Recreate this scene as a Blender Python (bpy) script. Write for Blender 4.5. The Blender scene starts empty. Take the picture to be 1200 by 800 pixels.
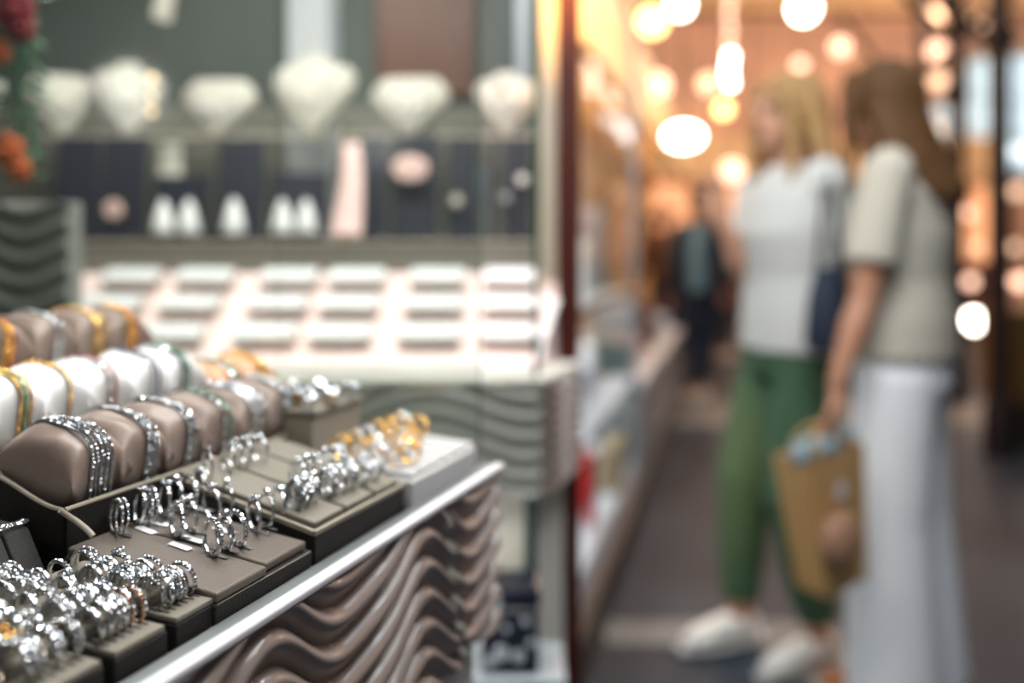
import bpy, math, random
from mathutils import Vector, Matrix, Euler
random.seed(7)
PI = math.pi
C = bpy.context.scene.collection
F = 950.0; HC = 1.18; HY = 290.0          # focal length in pixels, eye height, horizon row
TH = math.atan(385/950); SN, CS = math.sin(TH), math.cos(TH)
RZ = PI/2 - TH                            # heading of the near counter
OY = .504; OX = -260/950*.504

# ------------------------------------------------------------------ helpers
def at(px, py, Y):
    return Vector(((px-600)/F*Y, Y, HC-(py-HY)/F*Y))
def cw(a, b, z):                          # counter coordinates -> world
    return Vector((OX + a*SN - b*CS, OY + a*CS + b*SN, z))

class MB:
    def __init__(s): s.v = []; s.f = []; s.M = Matrix()
    def add(s, vs, fs, M=None):
        n = len(s.v); T = s.M @ M if M is not None else s.M
        s.v += [tuple(T @ Vector(p)) for p in vs]
        s.f += [tuple(i+n for i in f) for f in fs]
        return s
    def box(s, x0, x1, y0, y1, z0, z1, M=None):
        v = [(x,y,z) for x in (x0,x1) for y in (y0,y1) for z in (z0,z1)]
        f = [(0,1,3,2),(4,6,7,5),(0,4,5,1),(2,3,7,6),(0,2,6,4),(1,5,7,3)]
        return s.add(v, f, M)
    def tube(s, pts, rs, n=14, flat=1.0, closed=False, ax=None):
        pts = [Vector(p) for p in pts]; N = len(pts)
        if not hasattr(rs, '__len__'): rs = [rs]*N
        vs = []; fs = []
        ref = None
        for i, p in enumerate(pts):
            if closed: t = pts[(i+1) % N] - pts[i-1]
            else: t = pts[min(i+1, N-1)] - pts[max(i-1, 0)]
            t.normalize()
            if ax is not None: u = (Vector(ax) - t*t.dot(Vector(ax))).normalized()
            else:
                if ref is None: ref = Vector((1,0,0)) if abs(t.x) < .8 else Vector((0,1,0))
                u = (ref - t*t.dot(ref)).normalized(); ref = u
            w = t.cross(u)
            r = rs[i]
            ru, rw = r if isinstance(r, tuple) else (r, r*flat)
            for k in range(n):
                q = 2*PI*k/n
                vs.append(p + u*ru*math.cos(q) + w*rw*math.sin(q))
        for i in range(N if closed else N-1):
            j = (i+1) % N
            for k in range(n):
                l = (k+1) % n
                fs.append((i*n+k, i*n+l, j*n+l, j*n+k))
        if not closed:
            fs.append(tuple(range(n-1, -1, -1))); fs.append(tuple((N-1)*n+k for k in range(n)))
        return s.add(vs, fs)
    def ball(s, c, r, n=14, m=10):
        c = Vector(c); r = Vector(r) if hasattr(r, '__len__') else Vector((r,r,r))
        vs = [c+Vector((0,0,r.z))]; fs = []
        for i in range(1, m):
            p = PI*i/m
            for k in range(n):
                q = 2*PI*k/n
                vs.append(c + Vector((r.x*math.sin(p)*math.cos(q), r.y*math.sin(p)*math.sin(q), r.z*math.cos(p))))
        vs.append(c-Vector((0,0,r.z)))
        for k in range(n):
            l = (k+1) % n
            fs.append((0, 1+k, 1+l)); e = len(vs)-1; b = 1+(m-2)*n
            fs.append((b+k, e, b+l))
            for i in range(m-2): fs.append((1+i*n+k, 1+(i+1)*n+k, 1+(i+1)*n+l, 1+i*n+l))
        return s.add(vs, fs)
    def lathe(s, prof, n=24, M=None):
        vs = [(r*math.cos(2*PI*k/n), r*math.sin(2*PI*k/n), z) for r, z in prof for k in range(n)]
        fs = [(i*n+k, i*n+(k+1)%n, (i+1)*n+(k+1)%n, (i+1)*n+k) for i in range(len(prof)-1) for k in range(n)]
        fs.append(tuple(range(n-1,-1,-1))); fs.append(tuple((len(prof)-1)*n+k for k in range(n)))
        return s.add(vs, fs, M)
    def gem(s, p, nrm, r, n=8):           # brilliant: table, crown, girdle, short pavilion
        nrm = Vector(nrm).normalized(); u = nrm.orthogonal().normalized(); w = nrm.cross(u); p = Vector(p)
        a0 = random.random()*2
        vs = []
        for rr, h, off in ((.55, .45, .5), (1, .12, 0), (.95, -.1, 0)):
            for k in range(n):
                q = a0 + 2*PI*(k+off)/n
                vs.append(p + r*(u*math.cos(q)*rr + w*math.sin(q)*rr + nrm*h))
        vs.append(p - nrm*r*.8)
        fs = [tuple(range(n))]
        for k in range(n):
            l = (k+1) % n
            fs += [(k, n+k, n+l), (k, n+l, l), (n+k, 2*n+k, 2*n+l, n+l), (2*n+k, 3*n, 2*n+l)]
        return s.add(vs, fs)
    def build(s, name, m, parent=None, smooth=None, bevel=0, seg=2):
        me = bpy.data.meshes.new(name); me.from_pydata(s.v, [], s.f)
        me.validate(); me.update()
        if smooth:
            for p in me.polygons: p.use_smooth = True
            me.set_sharp_from_angle(angle=math.radians(smooth))
        me.materials.append(m)
        o = bpy.data.objects.new(name, me); C.objects.link(o)
        if parent is not None: o.parent = parent
        if bevel:
            md = o.modifiers.new('bevel', 'BEVEL'); md.width = bevel; md.segments = seg; md.limit_method = 'ANGLE'
        return o
def remesh(o, vox, it=4):
    m = o.modifiers.new('skin', 'REMESH'); m.mode = 'VOXEL'; m.voxel_size = vox; m.use_smooth_shade = True
    k = o.modifiers.new('soft', 'SMOOTH'); k.factor = .5; k.iterations = it
    return o
def tag(o, label=None, cat=None, group=None, kind=None):
    if label: o['label'] = label
    if cat: o['category'] = cat
    if group: o['group'] = group
    if kind: o['kind'] = kind
    return o
def thing(name, label, cat, loc=(0,0,0), rot=(0,0,0), group=None):
    o = bpy.data.objects.new(name, None); C.objects.link(o); o.empty_display_size = .02
    o.location = loc; o.rotation_euler = rot
    return tag(o, label, cat, group)
def kids(o): return [c for c in bpy.data.objects if c.parent == o]
def dup(root, ch, loc, rot, label, group=None):
    r = root.copy(); C.objects.link(r); r.location = loc; r.rotation_euler = rot; r['label'] = label
    if group: r['group'] = group
    for c0 in ch:
        c = c0.copy(); C.objects.link(c); c.parent = r
    return r

# ------------------------------------------------------------------ materials
def mat(name, col, rough=.5, metal=0, bump=0, bscale=50, var=0, vscale=8, sheen=0, emit=None, es=0, coat=0, stretch=None, spec=.5, sss=0):
    m = bpy.data.materials.new(name); m.use_nodes = True
    nt = m.node_tree; b = nt.nodes['Principled BSDF']
    b.inputs['Base Color'].default_value = (*col, 1); b.inputs['Roughness'].default_value = rough
    b.inputs['Metallic'].default_value = metal; b.inputs['Specular IOR Level'].default_value = spec
    if sheen: b.inputs['Sheen Weight'].default_value = sheen
    if coat: b.inputs['Coat Weight'].default_value = coat; b.inputs['Coat Roughness'].default_value = .08
    if sss: b.inputs['Subsurface Weight'].default_value = sss; b.inputs['Subsurface Radius'].default_value = (.02,.008,.004)
    tc = nt.nodes.new('ShaderNodeTexCoord'); src = tc.outputs['Object']
    if stretch:
        mp = nt.nodes.new('ShaderNodeMapping'); mp.inputs['Scale'].default_value = stretch
        nt.links.new(src, mp.inputs['Vector']); src = mp.outputs['Vector']
    if var:
        n = nt.nodes.new('ShaderNodeTexNoise'); n.inputs['Scale'].default_value = vscale; n.inputs['Detail'].default_value = 5
        nt.links.new(src, n.inputs['Vector'])
        r = nt.nodes.new('ShaderNodeMapRange'); r.inputs['From Min'].default_value = .3; r.inputs['From Max'].default_value = .7
        r.inputs['To Min'].default_value = 1-var; r.inputs['To Max'].default_value = 1+var
        nt.links.new(n.outputs['Fac'], r.inputs['Value'])
        x = nt.nodes.new('ShaderNodeVectorMath'); x.operation = 'SCALE'; x.inputs[0].default_value = col
        nt.links.new(r.outputs['Result'], x.inputs['Scale']); nt.links.new(x.outputs['Vector'], b.inputs['Base Color'])
    if bump:
        n = nt.nodes.new('ShaderNodeTexNoise'); n.inputs['Scale'].default_value = bscale; n.inputs['Detail'].default_value = 4
        nt.links.new(src, n.inputs['Vector'])
        bp = nt.nodes.new('ShaderNodeBump'); bp.inputs['Strength'].default_value = bump; bp.inputs['Distance'].default_value = .002
        nt.links.new(n.outputs['Fac'], bp.inputs['Height']); nt.links.new(bp.outputs['Normal'], b.inputs['Normal'])
    if emit: b.inputs['Emission Color'].default_value = (*emit, 1); b.inputs['Emission Strength'].default_value = es
    return m
def glass_mat(name, tint=(1,1,1), refl=.06, rough=0.0, haze=0.0, hazecol=(.5,.55,.52)):
    m = bpy.data.materials.new(name); m.use_nodes = True; nt = m.node_tree
    for n in list(nt.nodes):
        if n.type != 'OUTPUT_MATERIAL': nt.nodes.remove(n)
    out = [n for n in nt.nodes if n.type == 'OUTPUT_MATERIAL'][0]
    t = nt.nodes.new('ShaderNodeBsdfTransparent'); t.inputs[0].default_value = (*tint, 1)
    g = nt.nodes.new('ShaderNodeBsdfGlossy'); g.inputs['Roughness'].default_value = rough
    mx = nt.nodes.new('ShaderNodeMixShader'); mx.inputs[0].default_value = refl
    nt.links.new(t.outputs[0], mx.inputs[1]); nt.links.new(g.outputs[0], mx.inputs[2])
    last = mx
    if haze:
        d = nt.nodes.new('ShaderNodeBsdfDiffuse'); d.inputs[0].default_value = (*hazecol, 1)
        m2 = nt.nodes.new('ShaderNodeMixShader'); m2.inputs[0].default_value = haze
        nt.links.new(mx.outputs[0], m2.inputs[1]); nt.links.new(d.outputs[0], m2.inputs[2]); last = m2
    nt.links.new(last.outputs[0], out.inputs['Surface'])
    return m
def lamp_mat(name, col, s):
    return mat(name, col, .4, emit=col, es=s)

M = {}
M['silver'] = mat('silver', (.66,.67,.68), .15, 1)
M['darksilver'] = mat('darksilver', (.34,.35,.36), .25, 1)
M['gold'] = mat('gold', (1,.60,.15), .2, 1)
M['rose'] = mat('rose_gold', (.95,.52,.34), .2, 1)
M['diamond'] = mat('diamond', (.66,.69,.72), .05, .92, spec=1)
M['ruby'] = mat('ruby', (.45,.05,.09), .08, .3, spec=1)
M['sapphire'] = mat('sapphire', (.05,.1,.35), .08, .3, spec=1)
M['emerald'] = mat('emerald', (.05,.35,.16), .08, .3, spec=1)
M['taupe_satin'] = mat('taupe_satin', (.23,.165,.132), .38, bump=.6, bscale=45, var=.15, vscale=14, sheen=.3)
M['white_satin'] = mat('white_satin', (.80,.80,.79), .5, bump=.3, bscale=30, sheen=.3)
M['tan_satin'] = mat('tan_satin', (.55,.30,.16), .5, bump=.3, bscale=30)
M['dark_leather'] = mat('dark_leather', (.014,.0125,.011), .55, spec=.3, bump=.5, bscale=900, var=.3, vscale=60)
M['taupe_velvet'] = mat('taupe_velvet', (.20,.182,.145), .75, bump=.4, bscale=1500, sheen=.1)
M['taupe_leather'] = mat('taupe_leather', (.125,.103,.086), .38, spec=.4, bump=.3, bscale=700)
M['grey_fabric'] = mat('grey_fabric', (.045,.045,.043), .7, bump=.8, bscale=1400)
M['rim'] = mat('taupe_rim', (.32,.28,.22), .5, bump=.2, bscale=300)
M['gapshade'] = mat('gap_slot_shade', (.012,.011,.01), .9)  # near black painted for the shade inside the rail gap and slots
M['rail'] = mat('brushed_rail', (.30,.33,.33), .30, .6, bump=.08, bscale=200, stretch=(1,30,30))
M['shelf'] = mat('shelf_grey', (.22,.205,.18), .4)
M['ledge'] = mat('white_ledge', (.62,.61,.64), .45)
M['wave'] = mat('wave_lacquer', (.30,.235,.205), .3, coat=.4, var=.06, vscale=15)
M['wave_pale'] = mat('wave_pale', (.33,.33,.30), .4)
M['wave_grey'] = mat('wave_grey', (.25,.26,.235), .45)
M['paper'] = mat('tag_paper', (.82,.83,.86), .6)
M['ink'] = mat('ink', (.15,.15,.18), .6)
M['cream'] = mat('cream_velvet', (.60,.56,.48), .8, sheen=.2)
M['navy'] = mat('navy_velvet', (.010,.012,.022), .6, sheen=.1)
M['pinkboard'] = mat('pink_board', (.90,.70,.66), .5)
M['whitebox'] = mat('white_box', (.88,.87,.85), .45)
M['traywhite'] = mat('tray_white', (.46,.46,.46), .5)
M['boxshade'] = mat('box_shade_tan', (.42,.34,.28), .7)  # tan stands for the shade underneath each white box
M['taupe_wall'] = mat('taupe_wall', (.20,.19,.155), .7, var=.12, vscale=3)
M['green_wall'] = mat('greygreen_wall', (.085,.10,.085), .6, var=.2, vscale=2)
M['redreflect'] = mat('red_reflection', (.13,.05,.03), .4, bump=.2, bscale=20, var=.2, vscale=5, stretch=(4,4,.6))
M['post'] = mat('post_red_lacquer', (.055,.009,.005), .5, spec=.25, bump=.1, bscale=20)
M['beige'] = mat('beige_paint', (.50,.44,.35), .6)
M['creamcab'] = mat('cream_cabinet', (.72,.70,.62), .5)
M['teal'] = mat('teal_metal', (.015,.05,.045), .4, .3)
M['glass'] = glass_mat('pane_glass', (.91,.94,.92), .06)
M['glass2'] = glass_mat('case_glass', (.95,.97,.96), .07)
M['glassedge'] = mat('green_glass_edge', (.008,.07,.035), .15)
M['steel'] = mat('steel', (.5,.52,.54), .3, .9)
M['bluegrey'] = mat('bluegrey_metal', (.30,.34,.37), .4, .2)
M['red'] = mat('red_cloth', (.62,.012,.015), .5)
M['iron'] = mat('dark_iron', (.014,.005,.005), .5, .2)
M['leaf'] = mat('leaf', (.02,.09,.035), .5)
M['orange_petal'] = mat('orange_petal', (.6,.13,.03), .6)
M['red_petal'] = mat('red_petal', (.22,.012,.02), .6)
M['white_petal'] = mat('white_petal', (.6,.6,.5), .6)

# ------------------------------------------------------------------ camera
cam = bpy.data.cameras.new('camera'); co = bpy.data.objects.new('camera', cam); C.objects.link(co)
bpy.context.scene.camera = co
co.location = (0, 0, HC); co.rotation_euler = (PI/2, 0, 0)
cam.sensor_width = 36; cam.lens = 36*F/1200; cam.shift_y = -(400-HY)/1200
cam.clip_start = .01; cam.clip_end = 100
cam.dof.use_dof = True; cam.dof.focus_distance = .475; cam.dof.aperture_fstop = cam.lens/16.0

# ------------------------------------------------------------------ the near counter
cnt = thing('display_counter', 'near jewellery counter with wavy taupe relief panels and a metal edge rail', 'counter', cw(0,0,0), (0,0,RZ))
A0, A1 = -.40, .298
MB().box(A0, A1, 0, .60, .953, .966).build('countertop', M['shelf'], cnt, bevel=.001)
r = MB()
r.box(A0, A1, -.0092, .0038, .953, .9722)
r.build('edge_rail', M['rail'], cnt, bevel=.0025, seg=4)
MB().box(A0, A1, -.0108, -.0094, .945, .9715).build('gap_shade_strip', M['gapshade'], cnt)  # black strip in place of the shade between rail and ledge
MB().box(A0, A1+.001, -.0205, -.0108, .9690, .9748).build('ledge', M['ledge'], cnt, bevel=.002, seg=3)
def wave(name, x0, x1, z0, z1, mt, parent, ph=0, nx=420, nz=130, L=.205, A=.017, p=.0205, dep=.011, y=-.03, lean=0):
    """relief panel of wavy ribs; x0/x1 may lean with height"""
    vs = []; fs = []
    for i in range(nx+1):
        for j in range(nz+1):
            t = j/nz; z = z0 + (z1-z0)*t
            xa = x0 + (lean*(1-t) if x0 > A0+.01 and lean else 0); xb = x1 + (lean*(1-t) if lean and x1 < A1-.01 else 0)
            x = xa + (xb-xa)*i/nx
            s = (z + A*math.sin(2*PI*(x+ph)/L) + .004*math.sin(4*PI*(x+ph)/L+1))/p
            fr = s - math.floor(s)
            h = math.sin(PI*fr**1.7)**.8 if 0 < fr < 1 else 0
            d = dep*(.25+.75*h)
            e = min(i, nx-i)/3
            if e < 1: d *= max(.15, e)
            vs.append((x, y-d, z))
    for i in range(nx):
        for j in range(nz):
            a = i*(nz+1)+j; fs.append((a, a+nz+1, a+nz+2, a+1))
    b0 = len(vs)                                        # solid back
    vs += [(x0, y, z0), (x1, y, z0), (x1, y, z1), (x0, y, z1)]
    fs.append((b0, b0+3, b0+2, b0+1))
    top = [i*(nz+1)+nz for i in range(nx+1)]; bot = [i*(nz+1) for i in range(nx+1)]
    fs.append(tuple(top)+(b0+2, b0+3)); fs.append(tuple(reversed(bot))+(b0, b0+1))
    fs.append(tuple(range(0, nz+1))+(b0+3, b0)); fs.append(tuple(reversed(range(nx*(nz+1), nx*(nz+1)+nz+1)))+(b0+1, b0+2))
    m = MB(); m.add(vs, fs)
    return m.build(name, mt, parent, 50)
ZB = .825
wave('wave_panel', A0, .180, ZB, .9688, M['wave'], cnt, ph=.184, nx=900, nz=160, lean=.03, y=-.0090, L=.185, A=.019, p=.0235, dep=.0115)
wave('wave_panel', .182, A1-.006, ZB, .9688, M['wave'], cnt, ph=.004, nx=200, nz=160, lean=.03, y=-.0090, L=.20, A=.024, p=.0235, dep=.0115)
jm = MB()
pts = [(.181+.03*(1-t)+.003*math.sin(t*40), -.0150-.004*math.sin(t*37), ZB+.143*t) for t in [k/24 for k in range(25)]]
jm.tube(pts, .0042, 8)
jm.build('panel_joint', M['wave_pale'], cnt, 60)
MB().box(A0, A1-.012, -.0088, .55, ZB, .952).build('carcass', M['beige'], cnt)
MB().box(A0, A1-.03, -.002, .50, 0, ZB-.001).build('base_cabinet', M['ledge'], cnt, bevel=.003)

# ------------------------------------------------------------------ ring prototypes (axis along local x, standing on z = 0)
def arc(R, z, n, x=0, a0=0, a1=2*PI): return [(x, R*math.sin(a0+(a1-a0)*k/n), z+R*math.cos(a0+(a1-a0)*k/n)) for k in range(n)]
def ring_proto(kind, metal='silver', stone='diamond'):
    e = bpy.data.objects.new('finger_ring', None)
    R = .0092
    b = MB(); g = MB()
    if kind == 'pave':
        b.tube(arc(R, R+.0011, 40), [(.0013,.0009)]*40, 8, closed=True, ax=(1,0,0))
        for k in range(-7, 8):
            q = k*.25; g.gem((0, (R+.0011)*math.sin(q), R+.0011+(R+.0011)*math.cos(q)), (0, math.sin(q), math.cos(q)), .0012)
    elif kind == 'double':
        for x in (-.0015, .0015):
            b.tube(arc(R, R+.0011, 40, x), .0008, 8, closed=True)
            for k in range(-9, 10):
                q = k*.2+(.1 if x > 0 else 0); g.gem((x, (R+.0009)*math.sin(q), R+.0011+(R+.0009)*math.cos(q)), (x*60, math.sin(q), math.cos(q)), .0009)
    elif kind == 'solitaire':
        b.tube(arc(R, R+.001, 40), [(.0010,.0008)]*40, 8, closed=True, ax=(1,0,0))
        for k in range(6):
            q = k*PI/3; b.tube([(0,0,2*R+.0008), (.0021*math.cos(q), .0021*math.sin(q), 2*R+.0045)], .0003, 6)
        g.gem((0,0,2*R+.0038), (0,0,1), .0026, 10)
        for k in (-6,-5,-4,-3,3,4,5,6):
            q = k*.17; g.gem((0, (R+.0009)*math.sin(q), R+.001+(R+.0009)*math.cos(q)), (0, math.sin(q), math.cos(q)), .0007)
    elif kind == 'halo':
        b.tube(arc(R, R+.001, 40), [(.0012,.0008)]*40, 8, closed=True, ax=(1,0,0))
        b.lathe([(.0012,2*R+.0008),(.0034,2*R+.0022),(.0036,2*R+.0028)], 16)
        g.gem((0,0,2*R+.0034), (0,0,1), .0019, 10)
        for k in range(10):
            q = k*PI/5; g.gem((.0031*math.cos(q), .0031*math.sin(q), 2*R+.0032), (.3*math.cos(q), .3*math.sin(q), 1), .0008, 6)
        for k in (-6,-5,-4,4,5,6):
            q = k*.17; g.gem((0, (R+.0009)*math.sin(q), R+.001+(R+.0009)*math.cos(q)), (0, math.sin(q), math.cos(q)), .0008)
    elif kind == 'chunky':
        b.tube(arc(R, R+.001, 44), [((.0026 if math.cos(2*PI*k/44) > 0 else .0014), .0010) for k in range(44)], 8, closed=True, ax=(1,0,0))
        for k in range(-5, 6):
            for x in (-.0014, .0014):
                q = k*.24; g.gem((x, (R+.0012)*math.sin(q), R+.001+(R+.0012)*math.cos(q)), (x*90, math.sin(q), math.cos(q)), .00125)
    elif kind == 'plain':
        b.tube(arc(R, R+.0012, 44), [(.0019,.0010)]*44, 10, closed=True, ax=(1,0,0))
        for k in range(-3, 4):
            q = k*.16; g.gem((0, (R+.0009)*math.sin(q), R+.0012+(R+.0009)*math.cos(q)), (0, math.sin(q), math.cos(q)), .0007)
    bo = b.build('band', M[metal], e, 40); go = g.build('stone_setting', M[stone], e)
    for o in (bo, go): C.objects.unlink(o)
    return e, [bo, go]
M['citrine'] = mat('citrine', (.95,.62,.22), .06, .9, spec=1)
RP = {k: ring_proto(*k, 'citrine' if k[1] == 'gold' and k[0] in ('pave','double') else 'diamond') for k in [('pave','silver'),('double','silver'),('solitaire','silver'),('halo','silver'),('chunky','silver'),('plain','silver'),
      ('pave','gold'),('double','gold'),('chunky','gold'),('halo','gold'),('pave','rose'),('double','rose'),('chunky','darksilver'),('halo','darksilver'),('plain','gold')]}
LOOK = {'pave':'ring with a single line of stones','double':'double-banded stone-set ring','solitaire':'ring with one raised stone','halo':'ring with a round stone cluster',
        'chunky':'wide stone-set ring','plain':'smooth narrow-set ring'}
LOOKS = {'pave':'line-set','double':'double-banded','solitaire':'single-stone','halo':'cluster','chunky':'wide','plain':'smooth'}
MET = {'silver':'silver','gold':'gold','rose':'rose-gold','darksilver':'dark silver'}
ORD = ['first','second','third','fourth','fifth','sixth','seventh','eighth','ninth','tenth','eleventh','twelfth','thirteenth','fourteenth']
def put_ring(kind, metal, loc, rot, label, group, sc_r=1.0):
    e, ch = RP[(kind, metal)]
    r = e.copy(); r.name = 'finger_ring'; C.objects.link(r); r.empty_display_size = .005
    r.location = loc; r.rotation_euler = rot; r.scale = (sc_r,)*3
    tag(r, label, 'ring', group)
    for c0 in ch:
        c = c0.copy(); C.objects.link(c); c.parent = r
    return r
def ringlook(kind, metal): return '%s %s ring' % (MET[metal], LOOKS[kind])

# ------------------------------------------------------------------ four ring pads along the rail, front left
PADS = [(-.087,-.057,'farthest'),(-.126,-.093,'second farthest'),(-.165,-.132,'second nearest'),(-.205,-.171,'nearest')]
ROWS = [.027,.049,.071,.093,.115,.137]
for pi, (a0, a1, pn) in enumerate(PADS):
    b1 = .112 if pi == 0 else .155
    t = thing('ring_pad', 'taupe velvet ring pad on a dark base beside the rail, %s of the four' % pn, 'ring pad', cw(a0, .006, .966), (0,0,RZ), 'ring pads beside the rail')
    w = a1-a0; d = b1-.006
    MB().box(0, w, 0, d, 0, .0155).build('pad_base', M['dark_leather'], t, bevel=.0008)
    tp = MB().box(.0008, w-.0008, .0008, d-.0008, .0157, .0190)
    tp.build('velvet_top', M['taupe_velvet'], t, bevel=.0008)
    rows = ROWS[:4] if pi == 0 else ROWS
    for b in rows:
        y = b-.006
        MB().box(.001, w-.001, y+.0015, y+.0125, .0191, .0262).build('foam_bar', M['taupe_velvet'], t, bevel=.0015)
        sl = MB()
        for k in range(6):
            x = .004+k*(w-.008)/5
            sl.box(x-.0005, x+.0005, y-.012, y+.001, .0189, .0192)
        sl.build('slot_shade', M['gapshade'], t)
    for ri, b in enumerate(rows):
        for k in range(6):
            if random.random() < .05: continue
            kind = random.choices(['pave','double','chunky','plain','halo'], [5,2,2,2,1.2])[0]; metal = 'silver'
            if pi == 1 and ri == 0 and k >= 4: kind, metal = 'pave', 'rose'
            if pi == 2 and ri == 1 and k == 2: kind, metal = 'double', 'gold'
            if pi == 1 and ri == 2 and k == 5: kind, metal = 'halo', 'silver'
            a = a0+.004+k*(w-.008)/5
            put_ring(kind, metal, cw(a, b+random.uniform(-.0005,.0005), .9825+random.uniform(0,.0008)), (random.uniform(-.15,.15), random.uniform(-.14,-.02), RZ+random.uniform(-.07,.07)),
                     '%s, %s from the front, %s row from the rail, %s pad' % (ringlook(kind, metal), ORD[k], ORD[ri], pn), 'rings packed in rows on the four rail pads')

# ------------------------------------------------------------------ tilted frame helper
class Tilt:
    def __init__(s, a, b, z, deg): s.a, s.b, s.z, s.t = a, b, z, math.radians(deg)
    def p(s, x, y, z=0):
        return cw(s.a+x, s.b+y*math.cos(s.t)-z*math.sin(s.t), s.z+y*math.sin(s.t)+z*math.cos(s.t))
    def rot(s, rz=0): return (Euler((s.t,0,RZ)).to_matrix() @ Euler((0,0,rz)).to_matrix()).to_euler()

# ------------------------------------------------------------------ tray A: rings upright in clips
TA = Tilt(-.060, .003, .986, 5)
t = thing('ring_tray', 'low dark ring tray with two padded taupe tiers and clipped silver rings', 'tray', cw(-.060,.003,.966), (0,0,RZ))
bm = MB(); bm.M = Matrix.Translation((0,0,.020)) @ Matrix.Rotation(math.radians(5), 4, 'X')
bm.box(-.001, .088, 0, .118, -.0165, -.0045)
bm.build('tray_box', M['dark_leather'], t, bevel=.0012)
MB().box(-.004, .091, -.003, .120, .0002, .0040).build('base_board', M['rim'], t, bevel=.0008)
bm = MB(); bm.M = Matrix.Translation((0,0,.020)) @ Matrix.Rotation(math.radians(5), 4, 'X')
bm.box(.0005, .0435, .001, .117, -.0044, .0016); bm.build('padded_tier', M['taupe_leather'], t, bevel=.0018, seg=3)
bm = MB(); bm.M = Matrix.Translation((0,0,.020)) @ Matrix.Rotation(math.radians(5), 4, 'X')
bm.box(.0455, .0865, .004, .117, -.0044, .0016); bm.build('padded_tier', M['taupe_leather'], t, bevel=.0018, seg=3)
bm = MB(); bm.M = Matrix.Translation((0,0,.020)) @ Matrix.Rotation(math.radians(5), 4, 'X')
bm.box(.001, .0872, .0005, .1175, -.0062, -.0046)
bm.build('piping', M['rim'], t)
def on_plane(px, py, tl, h=0):            # where the line of sight meets a tilted tray top
    d = Vector(((px-600)/F, 1, -(py-HY)/F)); o = Vector((0,0,HC))
    p0 = tl.p(0,0,h); n = (tl.p(1,0,h)-p0).cross(tl.p(0,1,h)-p0)
    k = (p0-o).dot(n)/d.dot(n)
    return o + d*k
clip_p = None
AR = [(137,625,'double'),(160,613,'halo'),(176,609,'double'),(190,604,'halo'),(206,599,'solitaire'),(219,595,'pave'),(230,588,'halo'),(205,628,'pave'),(222,622,'halo'),(250,608,'halo'),(268,602,'solitaire'),
      (247,650,'pave'),(262,643,'solitaire'),(278,638,'pave'),(298,622,'halo'),(309,617,'solitaire'),(324,610,'halo')]
AL = ['at the far left corner','second in the long back row','third in the long back row','fourth in the long back row','fifth in the long back row','sixth in the long back row','seventh, at the end of the long back row',
      'nearer one of the middle pair','farther one of the middle pair','left one of the pair on the rear tier','right one of the pair on the rear tier','first in the front row of three','second in the front row of three','third in the front row of three',
      'first of three at the right edge','second of three at the right edge','third of three at the right edge']
cl_root = None
for (px, py, kind), al in zip(AR, AL):
    p = on_plane(px, py, TA, .002)
    put_ring(kind, 'silver', p+Vector((0,0,-.0012)), (random.uniform(-.06,.06), random.uniform(-.05,.16), RZ-math.radians(24)+random.uniform(-.12,.12)), '%s upright in a clip, %s' % (ringlook(kind,'silver'), al), 'upright rings clipped on the two-tier tray', 1.13)
    # its clip
    q = TA.rot(-PI/2-random.uniform(-.1,.1))
    if cl_root is None:
        cl_root = thing('ring_clip', '', 'clip'); m_ = MB()
        m_.box(-.002, .012, -.0011, .0011, 0, .0009); m_.box(-.0015, .0015, -.0018, .0018, 0, .0028)
        m_.build('clip_body', M['darksilver'], cl_root, bevel=.0003); cr = cl_root
        first = True
    lab = 'narrow metal clip holding the upright ring %s' % al
    if first: cr.location = p; cr.rotation_euler = q; cr['label'] = lab; cr['group'] = 'ring clips on the two-tier tray'; ck = kids(cr); first = False
    else: dup(cr, ck, p, q, lab, 'ring clips on the two-tier tray')
tg = None
TAGS = [(171,621,'left of the middle pair, nearest the tray edge'),(185,613,'behind the middle pair'),(211,640,'left of the front row, lower of two'),(226,632,'left of the front row, upper of two'),(236,596,'beside the end of the long back row'),
        (282,600,'behind the right edge rings'),(262,621,'behind the front row of three'),(112,597,'at the far left corner of the two-tier tray')]
for px, py, al in TAGS:
    p = on_plane(px, py, TA, .0022)
    lab = 'small white paper price tag %s' % al
    q = TA.rot(-PI/2+random.uniform(-.15,.25))
    if tg is None:
        tg = thing('price_tag', lab, 'tag', p, q, 'white price tags between the clipped rings')
        m_ = MB(); m_.box(-.0085, .0085, -.0023, .0023, 0, .0004); m_.build('paper', M['paper'], tg)
        m_ = MB()
        for k in range(5): m_.box(-.005+k*.002, -.0042+k*.002, -.0012, .0012, .00041, .00046)
        m_.build('print', M['ink'], tg)
        m_ = MB(); m_.tube([(.0085,0,.0003),(.011,.0006,.0008),(.013,0,.0016)], .0002, 6); m_.build('thread', M['paper'], tg); tk = kids(tg)
    else: dup(tg, tk, p, q, lab, 'white price tags between the clipped rings')

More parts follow.
